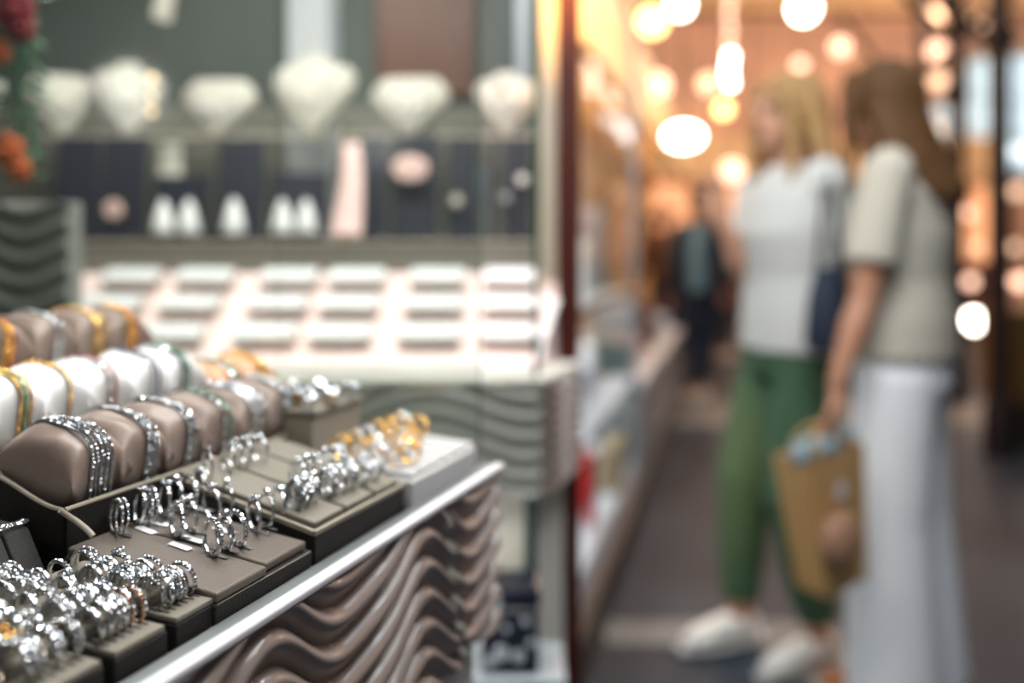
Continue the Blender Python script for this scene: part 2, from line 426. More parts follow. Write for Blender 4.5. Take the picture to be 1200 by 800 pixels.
# ------------------------------------------------------------------ tray C: steeper taupe tray behind it
TC = Tilt(.033, .005, .992, 11)
t = thing('ring_tray', 'tilted dark tray with flat taupe pads and a few clipped dark rings', 'tray', cw(.033,.005,.966), (0,0,RZ))
TM = Matrix.Translation((0,0,.026)) @ Matrix.Rotation(math.radians(11), 4, 'X')
MB().add([(0,0,0),(.118,0,0),(.118,.128,0),(0,.128,0),(0,0,.0225),(.118,0,.0225),(.118,.128,.045),(0,.128,.045)],[(3,2,1,0),(0,1,5,4),(1,2,6,5),(2,3,7,6),(3,0,4,7),(4,5,6,7)]).build('tray_box', M['dark_leather'], t, bevel=.001)
bm = MB(); bm.M = TM
bm.box(-.0005,.1185,-.0005,.002,-.0032,.0004); bm.box(-.0005,.1185,.126,.129,-.0032,.0004); bm.box(-.0005,.002,-.0005,.129,-.0032,.0004); bm.box(.1165,.1185,-.0005,.129,-.0032,.0004)
bm.build('tray_rim', M['rim'], t, bevel=.0004)
for k in range(3):
    bm = MB(); bm.M = TM; bm.box(.004+k*.038, .039+k*.038, .004, .124, -.003, .0035); bm.build('taupe_pad', M['taupe_velvet'], t, bevel=.001)
n = 0
for (x, y, kind, metal) in [(.012,.028,'chunky','darksilver'),(.017,.030,'halo','darksilver'),(.022,.027,'chunky','darksilver'),(.027,.031,'chunky','silver'),(.032,.028,'halo','silver'),(.045,.026,'chunky','darksilver'),(.050,.027,'halo','silver'),
        (.055,.026,'pave','silver'),(.062,.023,'halo','silver'),(.068,.024,'double','silver'),(.074,.022,'halo','silver'),(.083,.022,'chunky','silver'),(.090,.022,'halo','silver'),(.098,.020,'double','silver'),
        (.045,.050,'halo','silver'),(.052,.051,'solitaire','silver'),(.060,.050,'halo','silver'),(.068,.049,'double','silver'),(.076,.050,'solitaire','silver'),(.085,.048,'halo','silver'),(.094,.048,'chunky','silver'),
        (.030,.103,'halo','silver'),(.040,.105,'solitaire','silver'),(.052,.104,'halo','silver'),(.014,.105,'solitaire','silver'),(.064,.100,'halo','silver')]:
    rw = 'rail-side row' if y < .04 else ('middle row' if y < .08 else 'row by the pillows')
    cntk = {'rail-side row':0,'middle row':14,'row by the pillows':21}[rw]
    put_ring(kind, metal, TC.p(x, y, .0015), (TC.t*.5, random.uniform(-.1,.2), RZ-math.radians(random.uniform(5,30))),
        '%s, %s in the %s of the steeper tray' % (ringlook(kind, metal), ORD[n-cntk], rw), 'rings on the steeper dark tray'); n += 1

# ------------------------------------------------------------------ white tray with gold rings at the far end
t = thing('ring_tray', 'white tray of gold rings at the far end of the near counter', 'tray', cw(.158,.002,.9662), (0,0,RZ))
bm = MB(); bm.M = Matrix.Rotation(math.radians(3), 4, 'X'); bm.box(0,.122,0,.096,.004,.026); bm.build('tray_box', M['traywhite'], t, bevel=.002)
bm = MB(); bm.M = Matrix.Rotation(math.radians(3), 4, 'X')
for k in range(6): bm.box(.004+k*.0205, .021+k*.0205, .004, .092, .0262, .0300)
bm.build('white_pads', M['traywhite'], t, bevel=.0015)
n = 0
for k in range(6):
    for y in (.022,.040,.058,.078):
        if (y == .022 and k > 1) or (y == .040 and k > 3): continue
        kind = random.choice(['pave','chunky','halo','double']); metal = 'gold' if random.random() < .92 else 'silver'
        rr = {.022:'nearest the rail',.040:'second from the rail',.058:'third from the rail',.078:'farthest from the rail'}[y]
        put_ring(kind, metal, cw(.170+k*.0205, y, .9662+.0293+y*.05), (0, random.uniform(-.1,.1), RZ-random.uniform(-.2,.5)),
                 '%s in the white tray, %s strip, %s' % (ringlook(kind, metal), ORD[k], rr), 'gold rings in the white tray')

# ------------------------------------------------------------------ crystal brooches on a pale stand behind
t = thing('crystal_stand', 'taupe riser carrying crystal brooches behind the steeper tray', 'stand', cw(.162,.112,.966), (0,0,RZ))
MB().box(0,.075,-.012,.062,0,.070).build('riser', M['rim'], t, bevel=.002)
MB().box(-.002,.077,-.014,.064,.0702,.074).build('riser_top', M['taupe_velvet'], t, bevel=.001)
def brooch_proto(metal, stone):
    e = bpy.data.objects.new('brooch', None)
    b = MB().lathe([(.001,0),(.0015,.008),(.006,.010),(.0065,.012)], 14); g = MB()
    g.gem((0,0,.014), (0,0,1), .0042, 10)
    for k in range(9):
        q = 2*PI*k/9; g.gem((.0066*math.cos(q), .0066*math.sin(q), .0125), (math.cos(q), math.sin(q), .7), .0024)
    bo = b.build('brooch_setting', M[metal], e, 40); go = g.build('crystals', M[stone], e)
    for o in (bo, go): C.objects.unlink(o)
    return e, [bo, go]
BP = {'silver': brooch_proto('silver','diamond'), 'gold': brooch_proto('gold','diamond')}
def put_brooch(metal, loc, rot, label, group):
    e, ch = BP[metal]; r = e.copy(); r.name = 'brooch'; C.objects.link(r); r.location = loc; r.rotation_euler = rot; tag(r, label, 'brooch', group)
    for c0 in ch:
        c = c0.copy(); C.objects.link(c); c.parent = r
n = 0
for i in range(4):
    for j in range(4):
        me_ = 'gold' if (i+j) % 4 == 1 else 'silver'
        put_brooch(me_, cw(.170+i*.018, .106+j*.018, 1.0402), (random.uniform(.1,.6), random.uniform(-.6,-.1), random.random()*6),
            '%s crystal brooch on the taupe riser, %s row from the camera, %s from the rail' % (me_, ORD[i], ORD[j]), 'crystal brooches on the taupe riser'); n += 1

# ------------------------------------------------------------------ pillows and bracelets
PA, PB_, PH = .024, .035, .027            # half length along the row, half width, half thickness
def pil_h(x, y): return PH*max(0.0, (1-abs(x)**2.6)*(1-abs(y)**2.8))**.42
def pillow_mesh(seed):
    rnd = random.Random(seed); m = MB(); N = 34
    ph = [rnd.random()*6 for _ in range(4)]
    vs = []; fs = []
    def P(i, j, sg):
        x = math.sin((i/N*2-1)*PI/2); y = math.sin((j/N*2-1)*PI/2)
        px = x*PA*(1-.10*(1-y*y)*abs(x)**3); py = y*PB_*(1-.16*(1-x*x)*abs(y)**3)
        wr = 1+.03*math.sin(9*x+ph[0]+3*y)+.025*math.sin(11*y+ph[1])*abs(x)
        return (px, py, sg*pil_h(x, y)*wr)
    for sg in (1, -1):
        b = len(vs)
        for i in range(N+1):
            for j in range(N+1): vs.append(P(i, j, sg))
        for i in range(N):
            for j in range(N):
                a = b+i*(N+1)+j
                f = (a, a+N+1, a+N+2, a+1); fs.append(f if sg > 0 else f[::-1])
    m.add(vs, fs); return m
def loop(x, off, n=70, sgn=1):
    """closed line round the pillow at fraction x of its half length"""
    out = []
    for k in range(n):
        q = 2*PI*k/n
        y = math.cos(q); yy = math.copysign(abs(y)**.75, y)*.97
        h = pil_h(x, yy)
        py = yy*PB_*(1-.16*(1-x*x)*abs(yy)**3)
        p = Vector((0, py, math.copysign(h, math.sin(q)))); d = Vector((0, y, math.sin(q)))
        out.append(p*1.01 + d*off + Vector((x*PA, 0, 0)))
    return out
def bracelet(kind, metal, stones, x, parent_args):
    e = thing(*parent_args)
    strands = {'pave4':[-.0076,-.0038,0,.0038,.0076],'pave2':[-.003,.003],'line':[0],'wide':[-.004,-.0013,.0013,.004],'gold3':[-.004,0,.004]}[kind]
    for si, dx in enumerate(strands):
        xx = x + dx/PA
        pts = loop(xx, .0013, 84)
        b = MB(); b.tube(pts, [(.0010,.0006)]*len(pts), 6, closed=True, ax=(1,0,0))
        g = MB(); n = len(pts); st = stones[si % len(stones)]
        acc = 0
        for k in range(n):
            p = pts[k]; t_ = (pts[(k+1) % n]-pts[k-1]).normalized(); nr = t_.cross(Vector((1,0,0)))
            if nr.dot(p-Vector((p.x,0,0))) < 0: nr = -nr
            L = (pts[(k+1) % n]-pts[k]).length
            while acc < L:
                g.gem(p+(pts[(k+1) % n]-pts[k])*(acc/L)+nr*.0009, nr+Vector((random.uniform(-.3,.3),0,random.uniform(-.2,.2))), .00108 if kind != 'line' else .0016, 6)
                acc += .0026 if kind != 'line' else .0034
            acc -= L
        bb = b.build('strand', M[metal], e, 40)
        g.build('stones', M[st], bb)
    return e
def pillow_row(cfg, a_list, b, z, tilt, matk, colour, rowname, bspec):
    for k, a in enumerate(a_list):
        loc = cw(a+PA, b, z); rot = (math.radians(tilt), math.radians(random.uniform(-3,3)), RZ+math.radians(random.uniform(-3,3)))
        o = pillow_mesh(k+int(b*1000)).build('bracelet_pillow', M[matk], None, 60)
        o.location = loc; o.rotation_euler = rot
        tag(o, '%s satin pillow wearing a bracelet, %s from the front in the %s' % (colour, ORD[k], rowname), 'pillow', 'pillows in the '+rowname)
        kind, metal, stones, x, desc = bspec[k % len(bspec)]
        bracelet(kind, metal, stones, x, ('bracelet', '%s round the %s pillow of the %s' % (desc, ORD[k], rowname), 'bracelet', loc, rot, 'bracelets in the '+rowname))
D = ['diamond']
pillow_row(None, [-.051,-.014,.024,.064,.102,.140], .161, 1.036, 10, 'taupe_satin', 'taupe', 'front taupe row', [
    ('pave4','darksilver',D,.05,'wide four-strand silver bracelet'),('wide','darksilver',D,.25,'narrow four-strand silver bracelet'),('wide','darksilver',D,.2,'dark silver banded bracelet'),
    ('pave2','silver',['diamond','emerald'],.2,'silver bracelet with a green strand'),('pave4','silver',D,0,'broad pale silver bracelet'),('wide','darksilver',D,.1,'dense grey silver bracelet')])
pillow_row(None, [-.076,-.036,.004,.044,.084,.122], .255, 1.062, 8, 'white_satin', 'white', 'middle white row', [
    ('gold3','gold',['gold'],.1,'three-strand gold bracelet'),('gold3','gold',['gold','emerald'],.15,'gold chain bracelet with green beads'),('line','gold',['gold'],0,'thin gold bead bracelet'),('pave2','rose',['diamond','ruby'],.0,'rose gold bracelet with red stones'),
    ('pave2','darksilver',['diamond','sapphire'],.1,'blue and clear stone bracelet'),('wide','silver',['diamond','emerald'],.0,'broad green and silver bracelet')])
pillow_row(None, [-.02,.024,.068,.110,.150], .350, 1.094, 8, 'taupe_satin', 'taupe', 'back taupe row', [
    ('gold3','gold',['gold','diamond'],.1,'gold bracelet with clear stones'),('wide','gold',['gold','ruby'],.1,'broad gold and brown bracelet'),('pave2','silver',D,.1,'sparkling silver bracelet')])
pillow_row(None, [.165,.207], .240, 1.045, 8, 'tan_satin', 'tan orange', 'short tan row', [
    ('wide','darksilver',['diamond','emerald'],.1,'dark green stone bracelet'),('gold3','gold',['gold'],0,'gold bracelet')])

# trays carrying the pillow rows
t = thing('pillow_tray', 'dark leather bracelet tray with a curved pale rim under the front pillows', 'tray', cw(-.056,.124,.966), (0,0,RZ))
vs = []; fs = []; n = 40
def rimz(y): return .051 + .016*(1-math.cos(min(1, max(0,(y-.006)/.07))*PI))/2*1.0 + (.0)
m_ = MB(); rm = MB()
ys = [k*.09/n for k in range(n+1)]
for k in range(n):
    y0, y1 = ys[k], ys[k+1]
    m_.add([(0,y0,.012),(0,y1,.012),(0,y1,rimz(y1)),(0,y0,rimz(y0)),(.003,y0,.012),(.003,y1,.012),(.003,y1,rimz(y1)),(.003,y0,rimz(y0))],
           [(0,3,2,1),(4,5,6,7),(3,7,6,2),(0,1,5,4)])
m_.box(0,.24,0,.003,.012,.052); m_.box(0,.24,.003,.09,.012,.030)
m_.build('tray_box', M['dark_leather'], t, 30)
rm.tube([(.0015, y, rimz(y)+.0004) for y in ys], .0016, 8); rm.tube([(.0,.0015,.0523),(.24,.0015,.0523)], .0017, 8)
rm.build('tray_rim', M['rim'], t, 40)
MB().box(-.004,.238,-.002,.09,0,.0118).build('base_board', M['rim'], t, bevel=.001)
t2 = MB(); t2.tube([(-.006+.012*math.sin(k/10*PI*.5), -.0015-.0135*(1-math.cos(k/10*PI*.5)), .0545-.018*k/10) for k in range(11)], [(.0018,.0010)]*11, 8)
t2.build('corner_lip', M['rim'], t, 60)
t = thing('pillow_riser', 'taupe stepped riser under the white pillows', 'riser', cw(-.09,.219,.966), (0,0,RZ))
MB().box(0,.34,0,.075,0,.066).build('riser_body', M['rim'], t, bevel=.002)
MB().box(-.001,.341,-.001,.006,.0662,.070).build('riser_lip', M['cream'], t, bevel=.001)
t = thing('pillow_riser', 'taller taupe stepped riser under the back pillows', 'riser', cw(-.06,.312,.966), (0,0,RZ))
MB().box(0,.29,0,.085,0,.098).build('riser_body', M['rim'], t, bevel=.002)
MB().box(-.001,.291,-.001,.006,.0982,.102).build('riser_lip', M['cream'], t, bevel=.001)
t = thing('jewel_riser', 'pale riser with scattered crystal pieces behind the back pillows', 'riser', cw(.0,.402,.966), (0,0,RZ))
MB().box(0,.20,0,.085,0,.118).build('riser_body', M['cream'], t, bevel=.002)
MB().box(-.001,.201,-.001,.086,.1182,.122).build('riser_top', M['white_satin'], t, bevel=.001)
for i in range(7):
    for j in range(3):
        put_brooch('silver' if (i*3+j) % 5 else 'gold', cw(.02+i*.027, .417+j*.026, 1.0882), (random.uniform(0,.6), random.uniform(-.6,0), random.random()*6),
            '%s crystal brooch on the cream riser, %s along, %s deep' % ('silver' if (i*3+j) % 5 else 'gold', ORD[i], ORD[j]), 'crystal brooches on the cream riser')

# grey wedge display at the left edge
t = thing('necklace_wedge', 'charcoal fabric wedge on a flat board at the left edge, draped with a chain', 'jewellery display', cw(-.100,.127,.966), (0,0,RZ))
MB().box(0,.040,0,.085,.010,.0165).build('board', M['grey_fabric'], t, bevel=.001)
MB().box(.001,.039,.001,.085,0,.0099).build('board_base', M['dark_leather'], t, bevel=.001)
for x0, x1 in ((.002,.0185),(.0200,.036)):
    m_ = MB(); m_.add([(x0,.004,.0166),(x1,.004,.0166),(x1,.07,.0166),(x0,.07,.0166),(x0,.020,.042),(x1,.020,.042),(x1,.052,.044),(x0,.052,.044)],
        [(3,2,1,0),(0,1,5,4),(1,2,6,5),(2,3,7,6),(3,0,4,7),(4,5,6,7)])
    m_.build('wedge_pad', M['grey_fabric'], t, bevel=.0012)
ch = thing('chain_necklace', 'silver stone chain draped over the charcoal wedge', 'necklace', cw(-.100,.127,.966), (0,0,RZ))
g = MB(); b = MB()
for s_ in (0,1):
    pts = [(.001+.036*k/22, .0215+s_*.004+.001*math.sin(k*.9), .0445) for k in range(23)]
    b.tube(pts, .0008, 6)
    for p in pts: g.gem((p[0],p[1],p[2]+.0008), (random.uniform(-.4,.4),-.4,1), .0014, 8)
b.build('chain', M['silver'], ch, 40); g.build('stones', M['diamond'], ch)

# ------------------------------------------------------------------ glass panes behind the near counter
def pane(x0, x1, Y, z0, z1, label):
    t = thing('glass_screen', label, 'glass pane', ((x0+x1)/2, Y, z0))
    w = (x1-x0)/2
    MB().box(-w, w, -.003, .003, 0, z1-z0).build('glass_sheet', M['glass'], t)
    MB().box(w-.0005, w+.0008, -.0035, .0035, 0, z1-z0).build('ground_edge', M['glassedge'] if x1 > -.1 else M['glass2'], t)
YG = .875
pane(-.62, (325-600)/F*YG, YG, .967, 1.70, 'clear glass pane behind the bracelet pillows, left of the fine seam')
pane((325-600)/F*YG+.001, (562-600)/F*YG, YG, .967, 1.70, 'clear glass pane behind the ring trays, ending above the counter end')

# ------------------------------------------------------------------ back display of the shop
YB = 1.25
XB0, XB1 = -1.15, .046
bc = thing('back_counter', 'grey wavy back counter under the pink lit jewellery board', 'counter', (XB1, YB, 0))
wl = XB1-XB0
def wave_local(name, w, h, mt, parent, M_, ph=0, L=.30, A=.02, p=.03, dep=.012, nx=260, nz=90):
    m = MB(); m.M = M_; vs = []; fs = []
    for i in range(nx+1):
        for j in range(nz+1):
            x = w*i/nx; z = h*j/nz
            s = (z + A*math.sin(2*PI*(x+ph)/L))/p; fr = s-math.floor(s)
            d = dep*(.2+.8*(math.sin(PI*fr**1.6)**.8 if 0 < fr < 1 else 0))
            if i == 0 or i == nx: d *= .2
            vs.append((x, -d, z))
    for i in range(nx):
        for j in range(nz):
            a = i*(nz+1)+j; fs.append((a, a+nz+1, a+nz+2, a+1))
    b0 = len(vs); vs += [(0,0,0),(w,0,0),(w,0,h),(0,0,h)]
    fs.append((b0,b0+3,b0+2,b0+1))
    fs.append(tuple(i*(nz+1)+nz for i in range(nx+1))+(b0+2,b0+3)); fs.append(tuple(i*(nz+1) for i in reversed(range(nx+1)))+(b0,b0+1))
    m.add(vs, fs); return m.build(name, mt, parent, 50)
# footprint: front edge straight, right side runs off along the street
su, cu = SN, CS
L1 = .17
def prism(mb, pts, z0, z1):
    n = len(pts); mb.add([(x,y,z0) for x,y in pts]+[(x,y,z1) for x,y in pts], [tuple(range(n-1,-1,-1)), tuple(range(n,2*n))]+[(i,(i+1)%n,(i+1)%n+n,i+n) for i in range(n)])
    return mb
foot = [(-wl,0),(0,0),(L1*su,L1*cu),(L1*su,.60),(-wl,.60)]
prism(MB(), foot, .80, .972).build('counter_body', M['wave_grey'], bc)
prism(MB(), [(-wl,-.012),(.004,-.012),(L1*su+.006,L1*cu),(L1*su+.006,.6),(-wl,.6)], .972, .981).build('counter_top', M['creamcab'], bc, bevel=.002)
wave_local('wave_panel', wl, .17, M['wave_grey'], bc, Matrix.Translation((-wl,-.001,.80)), ph=.1)
wave_local('side_wave_panel', L1, .17, M['wave'], bc, Matrix.Translation((.001,0,.80)) @ Matrix.Rotation(PI/2-TH,4,'Z'), p=.02, L=.2, A=.016, nx=120)
prism(MB(), [(-wl,.03),(-.01,.03),(L1*su-.02,L1*cu),(L1*su-.02,.60),(-wl,.60)], .0, .798).build('lower_cabinet', M['creamcab'], bc)
lm = MB()
for k in range(9): lm.box(-wl, -.012, .0255, .0295, .10+k*.075, .165+k*.075)
lm.build('cabinet_boards', M['creamcab'], bc, bevel=.003)
MB().box(-.026, -.008, .004, .020, 0, .798).build('corner_leg', M['teal'], bc, bevel=.002)

# sloped pink board with white pads
bd = thing('jewellery_board', 'long sloping pink board holding rows of white jewellery boxes', 'display board', (0, YB+.012, .9815))
TB = math.atan2(.150, .245)
m_ = MB(); m_.add([(-.86,0,0),(.034,0,0),(.10,.245,0),(-.86,.245,0),(-.86,0,.008),(.034,0,.008),(.10,.245,.152),(-.86,.245,.152)], [(3,2,1,0),(0,1,5,4),(1,2,6,5),(2,3,7,6),(3,0,4,7),(4,5,6,7)])
m_.build('sloping_top', M['pinkboard'], bd, bevel=.002)
MB().box(-.86,.036,-.006,-.0005,0,.016).build('front_lip', M['whitebox'], bd, bevel=.001)
m_ = MB(); m_.tube([(.036,0,.010),(.102,.245,.156)], .004, 8); m_.build('side_lip', M['whitebox'], bd, 40)
cols = [-.73,-.598,-.447,-.326,-.182,-.050]
bp = None; n = 0
cn = ['leftmost','second','third','fourth','fifth','rightmost']
rn = ['front','middle','back']
for i, x in enumerate(cols):
    for j in range(3):
        d = .052+j*.083
        y = d*math.cos(TB); z = .008+d*math.sin(TB)
        loc = (x, YB+.012+y, .9815+z+.001); rot = (TB,0,0)
        lab = 'white ribbed jewellery box on the pink board, %s row, %s column' % (rn[j], cn[i])
        if bp is None:
            bp = thing('jewellery_box', lab, 'jewellery box', loc, rot, 'white boxes on the pink board')
            w = .098
            MB().box(0, w, 0, .040, 0, .017).build('box_body', M['boxshade'], bp, bevel=.002)
            m_ = MB(); m_.tube([(.0015,.019,.019),(w-.0015,.019,.019)], [(.021,.0075)]*2, 18, ax=(0,1,0)); m_.build('satin_roll', M['white_satin'], bp, 40)
            bk = kids(bp)
        else: dup(bp, bk, loc, rot, lab, 'white boxes on the pink board')
# upper ledge
ul = thing('display_ledge', 'taupe ledge behind the pink board carrying navy display stands', 'ledge', (0, 1.505, .9815))
prism(MB(), [(-.9,0),(.085,0),(.12,.09),(.12,.30),(-.9,.30)], 0, .206).build('ledge_body', M['taupe_wall'], ul, bevel=.002)
prism(MB(), [(-.9,-.004),(.086,-.004),(.122,.09),(.122,.30),(-.9,.30)], .2061, .211).build('ledge_top', M['beige'], ul, bevel=.001)
ZL = .9815+.2111
def earring_stand(px0, px1, ytop, kind, label):
    Y = 1.56; x0 = (px0-600)/F*Y; x1 = (px1-600)/F*Y; w = x1-x0; h = HC-(ytop-HY)/F*(Y+.02)-ZL
    t = thing('earring_stand', label, 'display stand', ((x0+x1)/2, Y, ZL), (0,0,random.uniform(-.05,.05)), 'navy stands on the ledge')
    m_ = MB(); M0 = Matrix.Rotation(math.radians(-7),4,'X'); m_.M = M0; m_.box(-w/2, w/2, 0, .008, 0.001, h); m_.build('back_board', M['navy'], t, bevel=.002)
    MB().box(-w/2, w/2, -.05, .01, 0, .014).build('foot_block', M['navy'], t, bevel=.003)
    return t, w, h
cone = MB().lathe([(.018,0),(.020,.004),(.017,.022),(.010,.046),(.004,.058),(.0028,.060)], 20)
def white_cone(x, y, z, s, label):
    o = MB(); o.lathe([(.018*s,0),(.020*s,.004),(.017*s,.022*s),(.010*s,.046*s),(.004*s,.058*s),(.0028*s,.060*s)], 20)
    o = o.build('pendant_bust', M['whitebox'], None, 40); o.location = (x, y, z)
    tag(o, label, 'pendant bust', 'small white cone busts')
specs = [(60,110,158,'tall narrow navy stand at the left end of the ledge'),(114,166,158,'navy stand with a pink round pendant, second from left'),(176,242,205,'low navy block behind two white cones, left of centre'),
         (252,306,160,'tall navy stand with one white cone before it'),(314,382,202,'low navy block behind two white cones, right of centre'),(418,452,158,'narrow navy stand right of the pink satin strip'),
         (458,512,156,'navy stand showing a round pink compact'),(524,560,158,'navy stand partly seen behind the pane edge'),(572,580,160,'slim dark slat stand beyond the pane edge'),(590,622,160,'navy stand with pale round earrings near the red post')]
for a_, b_, yt, lab in specs: earring_stand(a_, b_, yt, 0, lab)
X15 = lambda px, Y=1.52: (px-600)/F*Y
white_cone(X15(190), 1.525, ZL+.0145, 1.05, 'left white cone bust before the left low navy block')
white_cone(X15(220), 1.525, ZL+.0145, 1.05, 'right white cone bust before the left low navy block')
white_cone(X15(273), 1.525, ZL+.0145, 1.1, 'single white cone bust before the tall navy stand')
white_cone(X15(330), 1.525, ZL+.0145, 1.05, 'left white cone bust before the right low navy block')
white_cone(X15(358), 1.525, ZL+.0145, 1.05, 'right white cone bust before the right low navy block')
M['pinkpale'] = mat('pink_pale', (.80,.55,.50), .5)
def disc(px, py, r, mt, name, lab, cat, Y=1.535, rz=1.0):
    t = thing(name, lab, cat, at(px, py, Y), (PI/2,0,0)); m_ = MB(); m_.lathe([(r*.9,-.003),(r,0),(r*.92,.003),(r*.6,.0042)], 28); o = m_.build('dial', M[mt], t, 40); o.scale = (1,rz,1)
    m_ = MB(); m_.tube([(r*1.02*math.cos(k*PI/16), r*1.02*rz*math.sin(k*PI/16), 0) for k in range(32)], .0014, 6, closed=True); m_.build('bezel', M['gold'], t, 40)
disc(481, 197, .035, 'pinkpale', 'compact_mirror', 'round pink compact leaning on a navy stand', 'compact', 1.545, .72)
disc(133, 245, .018, 'pinkpale', 'round_pendant', 'round pink pendant at the foot of a navy stand', 'pendant', 1.505)
disc(612, 210, .010, 'whitebox', 'round_earring', 'pale round earring on the stand near the red post, upper one', 'earring', 1.55)
disc(592, 232, .010, 'bluegrey', 'round_earring', 'grey round earring on the stand near the red post, lower one', 'earring', 1.55)
disc(535, 235, .011, 'cream', 'round_earring', 'cream round earring near the pane edge', 'earring', 1.545)
t = thing('satin_strip', 'leaning strip of pale pink satin between navy stands', 'display strip', at(408, 284, 1.53))
m_ = MB(); m_.tube([(-.0,-.02,.012),(.002,0,.06),(.006,.01,.12),(.0,.03,.19)], [(.030,.012),(.027,.012),(.022,.01),(.018,.006)], 18, ax=(1,0,0)); m_.build('satin', M['pinkpale'], t, 60)
t = thing('white_pendant_strip', 'tall narrow cream display card between navy stands', 'display card', at(197, 208, 1.62))
m_ = MB(); m_.tube([(0,0,-.115),(0,.006,-.02),(0,.012,.07)], [(.030,.008),(.028,.007),(.020,.006)], 18, ax=(1,0,0)); m_.build('card', M['cream'], t, 60)

# glass shelf with cream necklace busts
ZS = 1.405
gs = thing('glass_shelf', 'long glass shelf carrying the cream necklace busts', 'shelf', (0, 1.60, ZS-.007))
MB().box(-.95,.11,0,.17,0,.006).build('glass_sheet', M['glass2'], gs)
MB().box(-.95,.11,-.0015,-.0002,0,.006).build('shelf_edge', M['beige'], gs)
for x in (-.80,-.35,.08):
    MB().box(x-.006,x+.006,.06,.175,-.014,-.0005).build('bracket', M['steel'], gs, bevel=.001)
def bust(px, w, h, neck, label, rz=0):
    Y = 1.66; t = thing('necklace_bust', label, 'necklace bust', ((px-600)/F*Y, Y, ZS), (0,0,rz), 'cream necklace busts on the glass shelf')
    m_ = MB(); N = 22; vs = []; fs = []; K = 20
    for i in range(N+1):                       # stacked outlines from foot to neck
        u = i/N; z = h*u
        if u < .55: hw = w*.5*(.20+.80*(u/.55)**.8)
        elif u < .80: hw = w*.5*(1.0+.04*math.sin((u-.55)/.25*PI))
        else: hw = w*.5*(1-(u-.80)/.20*(.42 if neck else .25))
        if neck and u > .9: hw = w*.5*.36
        dd = .014+.020*math.sin(PI*min(1,u*.9+.1))
        lean = .02*(u-.2)
        for k in range(K):
            q = 2*PI*k/K; cx = math.copysign(abs(math.cos(q))**.7, math.cos(q)); vs.append((hw*cx, dd*math.sin(q)+lean, z+.004))
    for i in range(N):
        for k in range(K): fs.append((i*K+k, i*K+(k+1)%K, (i+1)*K+(k+1)%K, (i+1)*K+k))
    fs.append(tuple(range(K-1,-1,-1))); fs.append(tuple(N*K+k for k in range(K)))
    m_.add(vs, fs); m_.build('bust_body', M['cream'], t, 50)
    MB().lathe([(.026,0),(.026,.004),(.02,.006)], 20).build('foot_plate', M['gold'], t, 40)
    nk = MB(); gg = MB()
    for k in range(19):
        q = -1+2*k/18; p = (q*w*.33, -.024-.012*(1-q*q), h*(.80-.42*(1-q*q)))
        gg.gem(p, (0,-1,.2), .0032, 6)
        nk.ball(p, .0018, 6, 4)
    nk.build('necklace_chain', M['silver'], t); gg.build('necklace_stones', M['diamond'], t)
bust(72, .125, .125, False, 'cream necklace bust at the left end of the glass shelf', .5)
bust(150, .130, .150, True, 'cream necklace bust with a tall neck, second from left', .35)
bust(256, .145, .115, False, 'low wide cream necklace bust, third from left')
bust(367, .165, .165, True, 'tall cream necklace bust with a raised neck at the centre', -.1)
bust(480, .155, .120, False, 'low cream necklace bust left of the pane edge', -.05)
bust(594, .125, .130, True, 'cream bust with one orange stone beyond the pane edge', .1)
pd = thing('stone_pendant', 'orange teardrop pendant on the bust beyond the pane edge', 'pendant', at(588, 104, 1.60))
MB().ball((0,0,0), (.0065,.004,.009), 12, 8).build('stone', M['orange_petal'], pd, 60)
m_ = MB(); m_.tube([(.004*math.cos(k*PI/8), 0, .0135+.005*math.sin(k*PI/8)) for k in range(16)], .0009, 6, closed=True); m_.build('bail', M['darksilver'], pd, 60)

# shop walls
def struct(o): o['kind'] = 'structure'; return o
o = struct(MB().box(-1.5, .135, 1.84, 1.90, 1.50, 2.6).build('wall_back', M['green_wall'], None))
struct(MB().box(-1.5, .135, 1.835, 1.90, 0, 1.499).build('trim_1', M['taupe_wall'], None))
struct(MB().box((440-600)/F*1.83, (556-600)/F*1.83, 1.822, 1.834, 1.52, 2.6).build('red_reflection_panel', M['redreflect'], None, bevel=.002))  # reddish panel put on the wall in place of a reflection
struct(MB().box(-1.56, -1.50, -.5, 1.90, 0, 2.6).build('wall_left', M['green_wall'], None))
# right side pilaster of the shop, then the red post
o = MB(); o.M = Matrix.Translation((.062, 1.475, 0)); o.box(-.008, .05, 0, .06, .985, 2.6)
struct(o.build('trim_3', M['beige'], None))
sp = thing('side_glass', 'upright side glass with a deep green edge beside the pink board', 'glass pane', (.0372, YB-.004, .9815))
MB().box(-.002,.002,.002,.13,0,.75).build('glass_sheet', M['glass2'], sp)
MB().box(-.0035,.0035,-.002,.002,-.012,.75).build('green_edge', M['glassedge'], sp)
# corner post; the spots over the display are added, without fixtures
ps = thing('red_post', 'tall dark red lacquered post at the shop corner', 'post', (.100, 1.44, 0))
MB().box(-.020,.020,-.020,.020,.0,2.7).build('shaft', M['post'], ps, bevel=.005)
MB().box(-.026,.026,-.026,.026,0,.12).build('foot_block', M['iron'], ps, bevel=.004)

